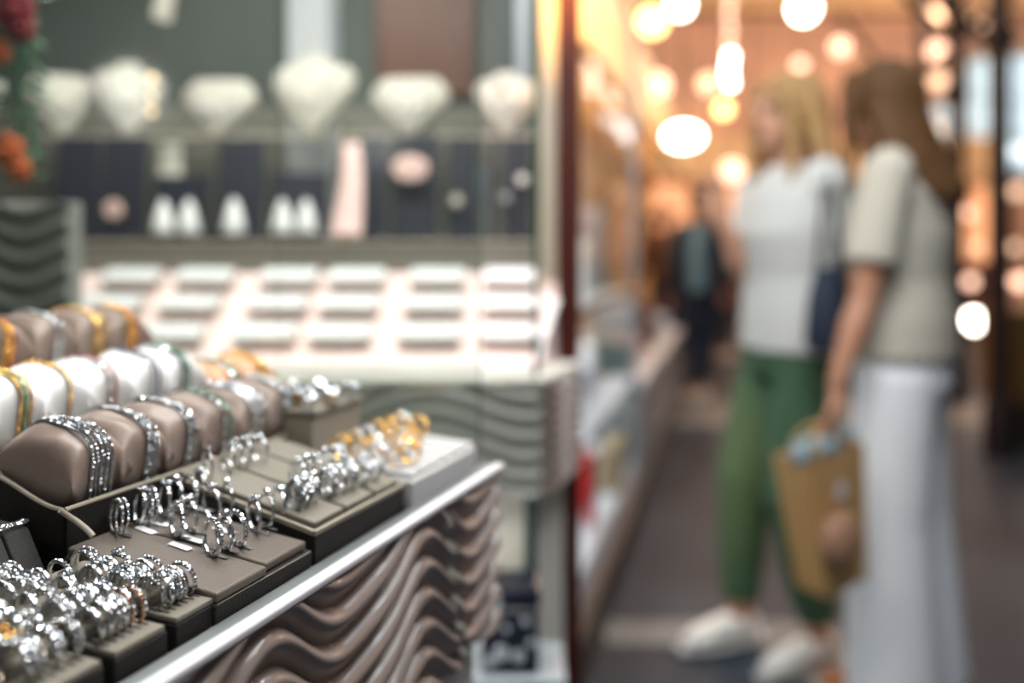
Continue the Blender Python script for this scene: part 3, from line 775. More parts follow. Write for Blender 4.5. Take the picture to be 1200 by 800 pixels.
# little low box with the black dotted gift box
lb = thing('low_plinth', 'low white plinth under the black dotted box', 'plinth', (-.005, 1.17, 0))
MB().box(-.070,.075,-.05,.05,0,.575).build('plinth_body', M['bluegrey'], lb, bevel=.004)
MB().box(-.073,.08,-.055,.055,.575,.585).build('plinth_top', M['bluegrey'], lb, bevel=.002)
gb = thing('gift_box', 'black box with pale round dots below the wavy back counter', 'box', (-.003, 1.16, .5855))
M['navyblack'] = mat('black_gloss', (.006,.008,.016), .25)
MB().box(-.040,.040,-.032,.032,0,.092).build('box_body', M['navyblack'], gb, bevel=.004)
MB().box(-.042,.042,-.034,.034,.0925,.122).build('lid', M['navyblack'], gb, bevel=.004)
for x, z, r_ in ((-.022,.100,.010),(-.012,.030,.011),(.012,.026,.009),(-.028,.018,.008),(.022,.075,.006),(.03,.045,.006),(-.005,.065,.005)):
    T = Matrix.Translation((x, -.0345 if z > .09 else -.0325, z)) @ Matrix.Rotation(PI/2,4,'X'); MB().lathe([(r_,0),(r_*.9,.0012)], 18, T).build('dot', M['bluegrey'], gb)

wc = thing('carton', 'tall white carton standing between the near counter and the black dotted box', 'carton', (-.135, 1.13, 0))
MB().box(-.045,.045,-.045,.045,0,.60).build('box_body', M['whitebox'], wc, bevel=.003); MB().box(-.046,.046,-.046,.046,.6005,.635).build('box_lid', M['whitebox'], wc, bevel=.003)
# grey wavy plinth at the far left
wp = thing('wavy_plinth', 'grey-green wavy-fronted plinth behind the pillows at the left edge', 'plinth', (-1.22, 1.17, .9815))
MB().box(.01,.57,.004,.028,-.9815,-.001).build('pedestal', M['wave_grey'], wp)
MB().box(0,.585,.001,.03,0,.265).build('plinth_body', M['wave_grey'], wp, bevel=.003)
wave_local('wave_front', .585, .262, M['wave_grey'], wp, Matrix.Translation((0,0,.001)), L=.16, A=.012, p=.034, dep=.012)
wl_ = thing('plinth_support', 'narrow grey cabinet under the wavy plinth', 'cabinet', (-1.20, 1.22, .9815)) if False else None

# flower garland on the far left
gd = thing('flower_garland', 'hanging green garland with red and orange flowers at the left edge', 'garland', at(22, 0, 1.12))
m_ = MB(); m_.tube([(0,0,1.4),(.004,0,.05),(0,0,-.1),(.003,0,-.24)], .004, 8); m_.build('stem', M['leaf'], gd, 60)
lf = MB()
for k in range(90):
    z = .12-.37*k/90; q = random.random()*6.3; c = Vector((.010*math.cos(q)+.004, .012*math.sin(q), z)); L_ = random.uniform(.018,.034)
    d = Vector((math.cos(q)*.8, math.sin(q)*.8, random.uniform(-.9,.2))).normalized(); s_ = d.orthogonal().normalized(); n_ = d.cross(s_)
    lf.add([c, c+d*L_*.5+s_*L_*.22+n_*.002, c+d*L_, c+d*L_*.5-s_*L_*.22+n_*.002, c+d*L_*.5-n_*.002], [(0,1,4),(1,2,4),(2,3,4),(3,0,4),(0,3,1),(1,3,2)])
lf.build('leaves', M['leaf'], gd)['kind'] = 'stuff'
def flower(x, z, mt, r=.020):
    m_ = MB()
    for k in range(9):
        q = k*2*PI/9; m_.ball((x+r*.55*math.cos(q), -.018+.004*math.sin(k*2), z+r*.55*math.sin(q)), (r*.42, .006, r*.42), 8, 6)
    m_.ball((x,-.024,z), r*.33, 8, 6); m_.build('flower_head', M[mt], gd, 60)
flower(.006,-.02,'red_petal',.030); flower(-.018,-.075,'orange_petal'); flower(-.02,-.125,'white_petal',.012); flower(-.004,-.21,'orange_petal',.024); flower(.012,-.235,'orange_petal',.018); flower(-.02,-.155,'white_petal',.012); flower(.015,-.045,'red_petal',.02)
ws = thing('hanging_spotlight', 'small white spotlight hanging at the top left above the busts', 'spotlight', at(193, 4, 1.55), (.3,.35,0))
MB().lathe([(.008,.05),(.014,.045),(.017,0),(.019,-.03),(.017,-.031)], 20).build('lamp_head', M['cream'], ws, 40)
m_ = MB(); m_.tube([(0,0,.05),(0,0,.95)], .002, 8); m_.build('stem', M['steel'], ws)
fl = thing('reflected_bulb_glow', 'three warm glowing balls standing in for bulbs reflected in the glass', 'string light', at(178, 92, 1.50))  # glowing balls and wire added in place of hall bulbs mirrored in glass
M['bulbreflect'] = lamp_mat('bulb_reflection', (1,.66,.32), 2.2)
m_ = MB(); m_.tube([(0,.004,1.0),(0,.004,-.065)], .0008, 6); m_.build('wire', M['gold'], fl)
for z, r_ in ((0,.007),(-.033,.005),(-.062,.006)): MB().ball((0,0,z), r_, 12, 8).build('bulb', M['bulbreflect'], fl, 60)  # glowing balls stand in for bulbs reflected in the glass

# ------------------------------------------------------------------ street
M['street'] = mat('street_slate', (.026,.038,.056), .6, spec=.25, bump=.25, bscale=9, var=.35, vscale=1.6)
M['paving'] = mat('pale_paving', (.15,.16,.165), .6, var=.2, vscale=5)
struct(MB().box(-3, 9, -1.5, 20, -.05, 0).build('floor', M['street'], None))
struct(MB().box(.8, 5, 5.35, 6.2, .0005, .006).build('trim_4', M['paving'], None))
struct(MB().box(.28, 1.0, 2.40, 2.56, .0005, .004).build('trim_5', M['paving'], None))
# neighbour stalls along the street: line through (.174,2.2) heading (.268,.963)
hd = math.atan2(.278, 1); HZ = PI/2-hd
def stall_pt(t_, off=0): return Vector((.174+math.sin(hd)*t_-math.cos(hd)*off, 2.2+math.cos(hd)*t_+math.sin(hd)*off, 0))
M['stallwhite'] = mat('stall_white', (.55,.57,.62), .5); M['stalldark'] = mat('stall_dark', (.045,.038,.035), .5)
M['palegrey'] = mat('pale_grey', (.60,.61,.62), .6); M['stallbeige'] = mat('stall_beige', (.36,.28,.17), .6); M['gold_wall'] = mat('ochre_plaster', (.72,.46,.20), .7, var=.3, vscale=2)
M['palegold'] = mat('pale_gold', (.70,.52,.30), .6)
# first glazed case: local x along the street, y into the stall
gc = thing('glass_case', 'tall glass stall case beside the red post, full of white boxes', 'display case', stall_pt(-.55), (0,0,HZ))
LN = 1.9
MB().box(0,LN,-.03,.55,0,.16).build('plinth', M['stalldark'], gc, bevel=.005)
MB().box(0,LN,0,.55,.16,.26).build('bottom_shelf', M['stallwhite'], gc, bevel=.003)
MB().box(0,LN,.01,.55,.60,.62).build('middle_shelf', M['stallwhite'], gc)
MB().box(0,LN,.01,.55,.98,1.0).build('top_shelf', M['stallwhite'], gc)
MB().box(0,LN,.45,.55,.26,1.9).build('back_panel', M['palegrey'], gc)
MB().box(.01,LN-.01,0,.006,.26,1.75).build('front_glass', M['glass2'], gc)
MB().box(LN-.008,LN-.002,.008,.45,.26,1.75).build('end_glass', M['glass2'], gc)
for x in (.0, LN-.025): MB().box(x,x+.025,-.004,.02,.26,2.3).build('frame_post', M['bluegrey'], gc, bevel=.002)
MB().box(1.05,1.09,.20,.24,.26,2.3).build('frame_post', M['bluegrey'], gc, bevel=.002)
MB().box(0,LN,-.002,.02,.985,1.01).build('frame_rail', M['steel'], gc)
def goods(name, lab, cat, t_, off, z, w, d, h, mt, group, rz=0):
    e = thing(name, lab, cat, stall_pt(t_-.55, off)+Vector((0,0,z)), (0,0,HZ+rz), group)
    MB().box(-w/2,w/2,-d/2,d/2,0,h*.8).build('box_body', mt, e, bevel=.003)
    MB().box(-w/2-.002,w/2+.002,-d/2-.002,d/2+.002,h*.8,h).build('box_lid', mt, e, bevel=.003)
    return e
wts = [M['stallwhite'], M['whitebox'], M['bluegrey']]
sn = {.261:'bottom shelf', .621:'middle shelf', 1.001:'top shelf'}
for z in (.261,.621,1.001):
    for k in range(7):
        h = random.uniform(.10,.26) if z > .3 else random.uniform(.05,.12)
        if z > .9: h = random.uniform(.20,.36)
        mt = random.choice(wts); cl = {'stall_white':'pale lilac-white','white_box':'white','bluegrey_metal':'blue-grey'}[mt.name]
        goods('carton', '%s carton %s from the near end on the %s of the tall case' % (cl, ORD[k], sn[z]), 'carton', .22+k*.25, .14+random.uniform(0,.08), z, random.uniform(.14,.2), .12, h, mt, 'cartons in the tall glass case', random.uniform(-.2,.2))
rc = thing('red_bag', 'bright red cloth bag standing low in the glass case', 'bag', stall_pt(.50,.050)+Vector((0,0,.262)), (0,0,HZ))
m_ = MB(); m_.tube([(0,0,0),(0,0,.02),(0,.01,.12),(0,.015,.20),(0,.012,.225)], [(.022,.018),(.03,.02),(.048,.03),(.060,.034),(.052,.03)], 20, ax=(1,0,0)); m_.build('bag_body', M['red'], rc, 60)
m_ = MB(); m_.tube([(-.03,.012,.22),(-.02,.012,.27),(.02,.012,.27),(.03,.012,.22)], .004, 8); m_.build('handle', M['red'], rc, 60)
bb = goods('beige_case', 'beige case with a rounded lid beside the red bag', 'case', 1.55, .05, .262, .30, .07, .16, M['stallbeige'], None)
# second, lower stall further on
s2 = thing('stall_counter', 'lower stall counter further along with grey and pink goods', 'counter', stall_pt(1.45), (0,0,HZ))
MB().box(0,2.4,-.02,.7,0,.12).build('plinth', M['stalldark'], s2, bevel=.005)
MB().box(0,2.4,0,.7,.12,.55).build('counter_front', M['bluegrey'], s2, bevel=.004)
MB().box(-.01,2.41,-.03,.7,.55,.60).build('counter_top', M['stallwhite'], s2, bevel=.004)
M['tealcloth'] = mat('teal_cloth', (.06,.14,.15), .7); M['pinkcloth'] = mat('pink_cloth', (.48,.25,.2), .7); M['browncloth'] = mat('brown_cloth', (.12,.055,.03), .7)
for k in range(9):
    mt = [M['tealcloth'],M['bluegrey'],M['pinkcloth'],M['stallwhite'],M['browncloth']][k % 5]; nm = ['teal','blue-grey','pink','white','brown'][k % 5]
    e = thing('folded_cloth', '%s folded cloth pile %s along the lower stall counter' % (nm, ORD[k]), 'cloth', stall_pt(1.6+k*.25, .15+.1*(k%2))+Vector((0,0,.601)), (0,0,HZ+random.uniform(-.2,.2)), 'cloth piles on the lower stall counter')
    hh = random.uniform(.06,.30)
    MB().box(-.10,.10,-.10,.10,0,hh*.48).build('lower_fold', mt, e, bevel=.015, seg=3); MB().box(-.095,.095,-.095,.095,hh*.48,hh).build('upper_fold', mt, e, bevel=.015, seg=3)
# stall backs and fascias
for k in range(4):
    e = thing('market_stall', ['ochre stall front nearest the red post','second ochre stall front along the street','third ochre stall front along the street','farthest ochre stall front on the left'][k], 'stall', stall_pt(.75+k*2.4, .82), (0,0,HZ), 'ochre stall fronts on the left')
    MB().box(0,2.3,0,.1,0,3.2).build('back_wall', M['gold_wall'], e)
    MB().box(-.03,.05,-.10,.10,0,3.2).build('side_pier', M['palegold'], e, bevel=.01)
    MB().box(0,2.3,-.55,-.48,2.15,2.7).build('fascia', M['palegold'], e, bevel=.01)
    m_ = MB()
    for j in range(6): m_.box(.15+j*.36,.40+j*.36,-.06,-.01,.9+(j%2)*.3,1.25+(j%3)*.22)
    m_.build('hanging_stock', [M['browncloth'],M['tealcloth'],M['pinkcloth'],M['browncloth']][k], e, bevel=.01)

# market hall beyond
M['peach'] = mat('peach_plaster', (.75,.50,.38), .8, var=.25, vscale=.9); M['peach2'] = mat('peach_pale', (.75,.52,.40), .8, var=.2, vscale=1.5); M['brownwall'] = mat('brown_wall', (.09,.035,.028), .7, var=.4, vscale=1)
struct(MB().box(-1, 14, 14.0, 14.2, 0, 6).build('wall_far', M['peach'], None))
struct(MB().box(-2, 14, 3.0, 14.2, 5.2, 5.3).build('ceiling', M['peach2'], None))
struct(MB().box(9, 9.2, 1.5, 14.2, 0, 6).build('wall_right', M['brownwall'], None))
bmn = ['nearest','second','third','fourth','farthest']
for k in range(5):
    e = thing('ceiling_beam', 'brown timber roof beam across the hall, %s' % bmn[k], 'beam', (4, 5+k*2, 4.95), (0,0,0), 'roof beams of the hall')
    MB().box(-5,6,-.08,.08,0,.24).build('beam_body', M['palegold'], e, bevel=.01); MB().box(-5,6,-.12,.12,-.03,-.001).build('beam_cap', M['brownwall'], e, bevel=.01)
# far shopfronts
M['shopglow'] = lamp_mat('shop_glow', (1,.50,.25), .9); M['dayglass'] = lamp_mat('window_daylight', (.50,.72,.85), 1.5); M['whiteglow'] = lamp_mat('white_glow', (1,.86,.76), 7)
for k, (x, w) in enumerate([(3.0,1.9),(5.2,1.9),(7.4,1.6)]):
    e = thing('far_shopfront', 'warm lit shopfront across the hall, %s' % ['behind the left woman','behind the right woman','beyond the iron pillars'][k], 'shopfront', (x, 13.4, 0), (0,0,0), 'shopfronts across the hall')
    MB().box(-w/2,w/2,0,.5,0,.9).build('stall_base', M['brownwall'], e, bevel=.02); MB().box(-w/2,w/2,-.1,.5,2.3,3.0).build('sign_board', M['palegold'], e, bevel=.02)
    MB().box(-w/2+.1,w/2-.1,.30,.32,.95,2.25).build('lit_window', M['shopglow'], e)
    for x_ in (-w/2,0,w/2): MB().box(x_-.05,x_+.05,-.05,.1,.9,2.3).build('mullion', M['brownwall'], e, bevel=.01)
def window(px, py0, py1, wpx, Y, lab, n_):
    x = (px-600)/F*Y; w = wpx/F*Y/2; z0 = HC-(py1-HY)/F*Y; z1 = HC-(py0-HY)/F*Y
    m_ = MB(); K = 12; zt = z1-w
    out = [(x-w,z0),(x+w,z0)]+[(x+w*math.cos(PI*k/K), zt+w*math.sin(PI*k/K)) for k in range(K+1)]
    n = len(out); m_.add([(a,Y,b) for a,b in out]+[(a,Y+.03,b) for a,b in out], [tuple(range(n-1,-1,-1)),tuple(range(n,2*n))]+[(i,(i+1)%n,(i+1)%n+n,i+n) for i in range(n)])
    o = struct(m_.build('window_%d' % n_, M['dayglass'], None))
    f_ = MB(); f_.tube([(a,Y-.02,b) for a,b in out], .035, 8, closed=True); f_.tube([(x,Y-.03,z0),(x,Y-.03,z1)], .02, 6)
    for q in (.3,.6): f_.tube([(x-w,Y-.03,z0+(z1-z0)*q),(x+w,Y-.03,z0+(z1-z0)*q)], .02, 6)
    f_.build('window_frame', M['stallbeige'], o, 40)
window(1148, 66, 190, 30, 13.8, 'x', 1); window(1199, 62, 200, 52, 13.8, 'x', 2)
window(1102, 120, 175, 20, 13.8, 'x', 3)
# iron pillars
def pillar(px, Y, w, label, braces, zt=4.9):
    x = (px-600)/F*Y; e = thing('iron_pillar', label, 'pillar', (x, Y, 0), (0,0,0), 'dark iron pillars')
    MB().lathe([(w*1.5,0),(w*1.5,.25),(w*1.1,.32),(w,.4),(w*.95,zt-.4),(w*1.3,zt-.2),(w*1.5,zt)], 20).build('shaft', M['iron'], e, 40)
    m_ = MB(); m_.lathe([(w*1.35,2.3),(w*1.5,2.36),(w*1.35,2.42)], 20); m_.build('collar', M['iron'], e, 40)
    for dx, dz, z in braces:
        m_ = MB(); m_.tube([(0,0,z),(dx*.5,0,z+dz*.46),(dx,0,z+dz)], w*.55, 8); m_.build('brace', M['iron'], e, 40)
pillar(1171, 4.6, .058, 'thickest dark iron pillar at the right edge', [(-.5,.45,2.3)])
pillar(1120, 6.2, .062, 'middle dark iron pillar behind the right woman', [(-.55,.55,2.75),(.5,.5,2.75)])
pillar(1080, 7.4, .050, 'thin dark iron pillar with a long diagonal brace', [(-.75,.85,2.45),(.5,.5,2.75)])
pl = thing('planter_box', 'ochre planter box at the foot of the thick iron pillar', 'planter', (3.15, 4.9, 0))
M['ochre'] = mat('ochre_wood', (.16,.075,.012), .6); M['darkbrown'] = mat('dark_brown', (.035,.02,.018), .6)
MB().box(-.22,.4,-.15,.2,.25,.82).build('box_body', M['ochre'], pl, bevel=.02); MB().box(-.2,.38,-.13,.18,0,.249).build('box_foot', M['darkbrown'], pl, bevel=.01)

# lamps of the hall
def lamp(px, py, Y, r, mt, label, group='hanging globe lamps in the hall', sq=1.0):
    p = at(px, py, Y); e = thing('globe_lamp', label, 'lamp', p, (0,0,0), group)
    o = MB().ball((0,0,0), (r*sq, r*sq, r), 18, 12).build('globe', mt, e, 60)
    MB().lathe([(r*.45,r*.85),(r*.4,r*1.2),(r*.12,r*1.3)], 12).build('lamp_cap', M['iron'], e, 40)
    m_ = MB(); m_.tube([(0,0,r*1.3),(0,0,max(.3, 4.95-p.z))], .006, 6); m_.build('cord', M['iron'], e)
M['wl'] = lamp_mat('lamp_white', (1,.90,.78), 16); M['gl'] = lamp_mat('lamp_gold', (1,.62,.22), 7); M['pl'] = lamp_mat('lamp_peach', (1,.62,.45), 3.0); M['dim'] = lamp_mat('lamp_dim', (1,.72,.50), 1.6); M['cool'] = lamp_mat('lamp_cool', (.70,.85,.95), 2.5)
lamp(797, 6, 4.2, .055, M['wl'], 'brightest white lamp at the top of the street')
lamp(765, 25, 4.6, .075, M['gl'], 'golden lamp left of the brightest white lamp')
lamp(801, 160, 5.5, .075, M['wl'], 'wide white lamp above the dark-jacketed person', sq=1.6)
lamp(942, 10, 6.0, .09, M['wl'], 'white lamp at the top above the left woman')
lamp(938, 76, 7.0, .05, M['pl'], 'small peach lamp over the left woman')
lamp(830, 98, 6.0, .07, M['dim'], 'dim lamp below the light string')
lamp(848, 128, 7.5, .06, M['gl'], 'golden lamp beside the left woman’s hair')
lamp(882, 222, 6.5, .05, M['pl'], 'peach lamp level with the left woman’s shoulder')
lamp(858, 200, 7, .09, M['pl'], 'low peach lamp behind the raised hand')
for k, (px, py, Y, r) in enumerate([(1100,95,9,.08),(985,55,9,.09),(1093,20,8,.08),(1098,60,9,.09),(1092,150,10,.12),(1098,175,9,.09),(1140,30,9,.11),(1135,250,8,.05),(1143,290,8,.05),(1137,330,7,.05),(1192,225,8,.06),(1195,330,7,.06),(1190,290,8,.05),(720,110,6,.08),(735,40,6,.09),(770,100,7,.10),(1010,150,9,.1)]):
    lamp(px, py, Y, r, M['pl'] if k % 2 else M['dim'], 'small warm lamp of the far hall, %s from the window side' % (ORD+['fifteenth','sixteenth','seventeenth'])[16-k], 'small warm lamps far down the hall')
lamp(1190, 178, 8, .07, M['cool'], 'cool white lamp at the right edge')
lamp(1142, 375, 7, .085, M['wl'], 'bright low lamp behind the right woman’s back', sq=.8)
ls = thing('light_string', 'vertical string of bright bulbs above the street', 'string light', at(855, 0, 4.5))
m_ = MB(); m_.tube([(0,0,.6),(0,0,-.48)], .004, 6); m_.build('wire', M['iron'], ls)
for k in range(11): MB().ball((.006*math.sin(k*2), 0, .03-k*.049), .024 if k > 6 else .018, 12, 8).build('bulb', M['wl'] if k > 6 else M['pl'], ls, 60)

# ------------------------------------------------------------------ people
M['skin'] = mat('skin', (.46,.22,.13), .5, sss=.1); M['skin2'] = mat('skin_fair', (.58,.30,.19), .5, sss=.1)
def hairmat(n, c): return mat(n, c, .65, spec=.2, var=.45, vscale=30, stretch=(6,6,.5), bump=.5, bscale=60)
M['hair1'] = hairmat('hair_blonde', (.40,.24,.10)); M['hair2'] = hairmat('hair_brown_blonde', (.10,.048,.018)); M['hair3'] = hairmat('hair_dark', (.02,.012,.01))
M['blouse'] = mat('white_blouse', (.60,.60,.575), .8, bump=.6, bscale=40, stretch=(6,6,1)); M['knit'] = mat('beige_knit', (.52,.48,.40), .9, bump=.6, bscale=300)
M['greenpants'] = mat('green_trousers', (.042,.098,.048), .75, bump=.4, bscale=15); M['whitepants'] = mat('white_trousers', (.82,.84,.87), .75, bump=.3, bscale=12, stretch=(8,8,.4))
M['shoe'] = mat('white_shoe', (.72,.70,.66), .5); M['sole'] = mat('shoe_sole', (.55,.53,.5), .6); M['tanshoe'] = mat('tan_shoe', (.45,.17,.06), .5)
M['navycloth'] = mat('navy_cloth', (.012,.022,.045), .7); M['denim'] = mat('light_blue_shirt', (.14,.25,.31), .8); M['eye'] = mat('eye', (.03,.02,.02), .2); M['lip'] = mat('lip', (.42,.10,.08), .5)
def ipol(pts, n=6):
    out = []
    for i in range(len(pts)-1):
        for k in range(n): out.append(Vector(pts[i]).lerp(Vector(pts[i+1]), k/n))
    out.append(Vector(pts[-1])); return out
def hand(m_, wrist, d, palm_n, s=1.0, curl=.5, fist=0):
    """palm, four unequal bent fingers and a thumb; d = direction of the hand, palm_n = direction the palm faces"""
    w = Vector(wrist); d = Vector(d).normalized(); n = Vector(palm_n).normalized(); side = d.cross(n).normalized()
    m_.tube([w-d*.02, w+d*.02*s, w+d*.055*s, w+d*.085*s], [(.021*s,.017*s),(.026*s,.014*s),(.034*s,.013*s),(.032*s,.012*s)], 12, ax=tuple(side))
    for k, (o, L) in enumerate([(-.026,.066),(-.009,.075),(.009,.071),(.025,.055)]):
        p = w + d*.082*s + side*o*s; dd = d.copy(); pts = [p-d*.015]; r = [.009*s]
        for j in range(3):
            dd = (dd + n*curl*(.45+.25*j)).normalized(); p = p + dd*L*s*(.42,.32,.26)[j]; pts.append(p); r.append((.0085,.0078,.0066)[j]*s)
        m_.tube(pts, r, 10)
    p = w + d*.03*s - side*.022*s; dd = (d*.6 - side*.75 + n*.3).normalized(); pts = [p]; r = [.013*s]
    for j in range(3): dd = (dd + n*curl*.3 + d*.35).normalized(); p = p+dd*(.03,.026,.02)[j]*s; pts.append(p); r.append((.0115,.010,.008)[j]*s)
    m_.tube(pts, r, 10)
def person(label, loc, rz, s, skin, hair, hairlen, top, bottom, shoe, arms, legs, topkind='tee', wide=0, headoff=0, back_hair=.0):
    P = thing('person', label, 'person', loc, (0,0,rz))
    b = MB()
    hc = Vector((0,.02+headoff,1.565))*s
    # torso, neck, head
    b.tube([(0,0,.86*s),(0,0,.95*s),(0,.005,1.08*s),(0,.01,1.22*s),(0,.0,1.33*s),(0,-.005,1.40*s)], [(.155*s,.10*s),(.158*s,.105*s),(.125*s,.088*s),(.145*s,.105*s),(.165*s,.088*s),(.10*s,.06*s)], 20, ax=(1,0,0))
    b.tube([(0,-.005,1.36*s),(0,.005+headoff*.6,1.46*s),(0,.015+headoff,1.52*s)], [.056*s,.05*s,.05*s], 14)
    b.ball(hc+Vector((0,-.008,.02)), (.074*s,.092*s,.098*s), 24, 18); b.ball(hc+Vector((0,.028,-.045))*s, (.055*s,.06*s,.062*s), 20, 14)
    b.tube([hc+Vector((0,.085,.012))*s, hc+Vector((0,.104,-.022))*s, hc+Vector((0,.088,-.032))*s], [.008*s,.013*s,.008*s], 10)
    b.ball(hc+Vector((0,.078,-.056))*s, (.024*s,.012*s,.012*s), 10, 8); b.ball(hc+Vector((0,.072,-.092))*s, (.02*s,.018*s,.018*s), 10, 8)
    for sx in (-1,1):
        b.ball(hc+Vector((sx*.076,-.008,-.01))*s, (.01*s,.02*s,.032*s), 10, 8)
        b.ball(hc+Vector((sx*.03,.074,.028))*s, (.024*s,.012*s,.008*s), 10, 8)
    for sx, (sh, el, wr, hd_, pn, cu_) in arms.items():
        sh, el, wr = [Vector(v) for v in (sh, el, wr)]
        b.tube([sh, sh.lerp(el,.3), sh.lerp(el,.75), el, el.lerp(wr,.3), el.lerp(wr,.8), wr], [.048*s,.045*s,.038*s,.034*s,.036*s,.025*s,.021*s], 14)
        hand(b, wr, hd_, pn, s, cu_)
    for sx, (hip, kn, an, toe) in legs.items():
        hip, kn, an, toe = [Vector(v) for v in (hip, kn, an, toe)]
        b.tube([hip, hip.lerp(kn,.3), hip.lerp(kn,.8), kn, kn.lerp(an,.3), kn.lerp(an,.85), an-Vector((0,0,.03))], [.09*s,.08*s,.056*s,.052*s,.055*s,.035*s,.034*s], 16)
        b.tube([an-Vector((0,0,.02))*s, an.lerp(toe,.35)-Vector((0,0,.022)), an.lerp(toe,.75)-Vector((0,0,.014))], [.033*s,.026*s,.018*s], 12)
    remesh(b.build('body', M[skin], P), .0065, 3)
    for sx in (-1,1):
        MB().ball(hc+Vector((sx*.03,.076,.012))*s, (.013*s,.008*s,.008*s), 10, 8).build('eye', M['eye'], P, 60)
    MB().ball(hc+Vector((0,.086,-.056))*s, (.02*s,.006*s,.006*s), 10, 8).build('mouth', M['lip'], P, 60)
    # hair: cap plus hanging mass made of locks
    h = MB(); h.ball(hc+Vector((0,-.022,.032))*s, (.094*s,.102*s,.099*s), 24, 18)
    if hairlen:
        L = hairlen
        for k in range(22):
            q = PI*(.02+.96*k/21)+PI            # round the back from ear to ear
            x = .078*math.cos(q); y = .082*math.sin(q)-.015
            fl_ = 1+.35*random.random()
            e_ = L*(.9+.2*random.random())
            h.tube([hc+Vector((x,y,.05))*s, hc+Vector((x*1.15,y*1.12,-.03))*s, hc+Vector((x*1.2*fl_,y*1.2-.02*back_hair,-.03-e_*.5))*s, hc+Vector((x*1.1*fl_,y*1.1-.07*back_hair,-.03-e_))*s], [.030*s,.028*s,.026*s,.010*s], 10)
        for sx in (-1,1):
            h.tube([hc+Vector((sx*.03,.06,.095))*s, hc+Vector((sx*.075,.055,.03))*s, hc+Vector((sx*.088,.04,-.06))*s, hc+Vector((sx*.095,.05,-.05-L*.8))*s], [.018*s,.02*s,.022*s,.010*s], 10)
    remesh(h.build('hair', M[hair], P), .008, 2)
    # top
    t_ = MB(); lo = .90 if topkind == 'tee' else .885
    t_.tube([(0,0,lo*s),(0,.0,1.0*s),(0,.005,1.10*s),(0,.012,1.22*s),(0,.002,1.33*s),(0,-.005,1.395*s),(0,-.005,1.42*s)],
            [(.182*s,.132*s),(.176*s,.128*s),(.158*s,.118*s),(.172*s,.135*s),(.178*s,.108*s),(.13*s,.078*s),(.07*s,.06*s)], 22, ax=(1,0,0))
    for sx, (sh, el, wr, hd_, pn, cu_) in arms.items():
        sh, el = Vector(sh), Vector(el)
        t_.tube([sh+Vector((-sx*.05,0,.02)), sh, sh.lerp(el,.35), sh.lerp(el,.72 if topkind != 'jacket' else 1.0)], [.055*s,.062*s,.062*s,.066*s], 14)
        if topkind == 'jacket': t_.tube([el, Vector(wr)], [.058*s,.045*s], 14)
    remesh(t_.build('top', M[top], P), .009, 3)
    # trousers
    p_ = MB(); p_.tube([(0,0,.82*s),(0,0,.92*s),(0,0,1.0*s)], [(.168*s,.122*s),(.166*s,.120*s),(.14*s,.105*s)], 20, ax=(1,0,0))
    for sx, (hip, kn, an, toe) in legs.items():
        hip, kn, an = [Vector(v) for v in (hip, kn, an)]
        if wide: p_.tube([hip, hip.lerp(kn,.5), kn, kn.lerp(an,.6), an-Vector((0,0,.05))], [.100*s,.100*s,.104*s,.110*s,.118*s], 18)
        else: p_.tube([hip, hip.lerp(kn,.5), kn, kn.lerp(an,.5), an+Vector((0,0,.05))], [.098*s,.092*s,.082*s,.070*s,.058*s], 18)
    remesh(p_.build('trousers', M[bottom], P), .009, 3)
    for sx, (hip, kn, an, toe) in legs.items():
        an, toe = Vector(an), Vector(toe); f = (toe-an); f.z = 0; f.normalize(); a0 = Vector((an.x, an.y, 0))
        sm = MB(); sm.tube([a0-f*.05+Vector((0,0,.045)), a0+Vector((0,0,.055)), a0+f*.07+Vector((0,0,.048)), a0+f*.13+Vector((0,0,.036)), a0+f*.18+Vector((0,0,.028))],
            [(.036,.038),(.042,.048),(.042,.040),(.044,.030),(.028,.018)], 16, ax=(f.y,-f.x,0))
        sh_ = remesh(sm.build('shoe', M[shoe], P), .006, 3)
        so = MB(); so.tube([a0-f*.085+Vector((0,0,.010)), a0+Vector((0,0,.010)), a0+f*.12+Vector((0,0,.010)), a0+f*.205+Vector((0,0,.010))], [(.030,.010),(.040,.010),(.046,.010),(.022,.010)], 14, ax=(f.y,-f.x,0))
        so.build('sole', M['sole'], sh_, 60)
    return P
def inv(loc, rz): return (Matrix.Translation(loc) @ Matrix.Rotation(rz,4,'Z')).inverted()
# right woman
R_loc = Vector((1.030, 2.14, 0)); R_rz = math.atan2(.80,.60); I = inv(R_loc, R_rz)
el = I @ at(1012, 352, 1.98); wr = I @ at(980, 450, 1.94)
person('woman in beige knit top and wide white trousers carrying a paper bag', R_loc, R_rz, .995, 'skin', 'hair2', .22, 'knit', 'whitepants', 'tanshoe',
       {-1: ((-.175,0,1.365), el, wr, (I.to_3x3() @ Vector((-.12,0,-1))), (I.to_3x3() @ Vector((-1,.1,0))), .95), 1: ((.175,0,1.365), (.21,-.02,1.08), (.20,.10,.88), (0,.1,-1), (-1,0,0), .4)},
       {-1: ((-.075,0,.86),(-.085,.02,.48),(-.095,0,.08),(-.10,.15,.03)), 1: ((.075,0,.86),(.085,.0,.48),(.09,-.03,.08),(.10,.12,.03))}, wide=1, headoff=.045, back_hair=1.6)
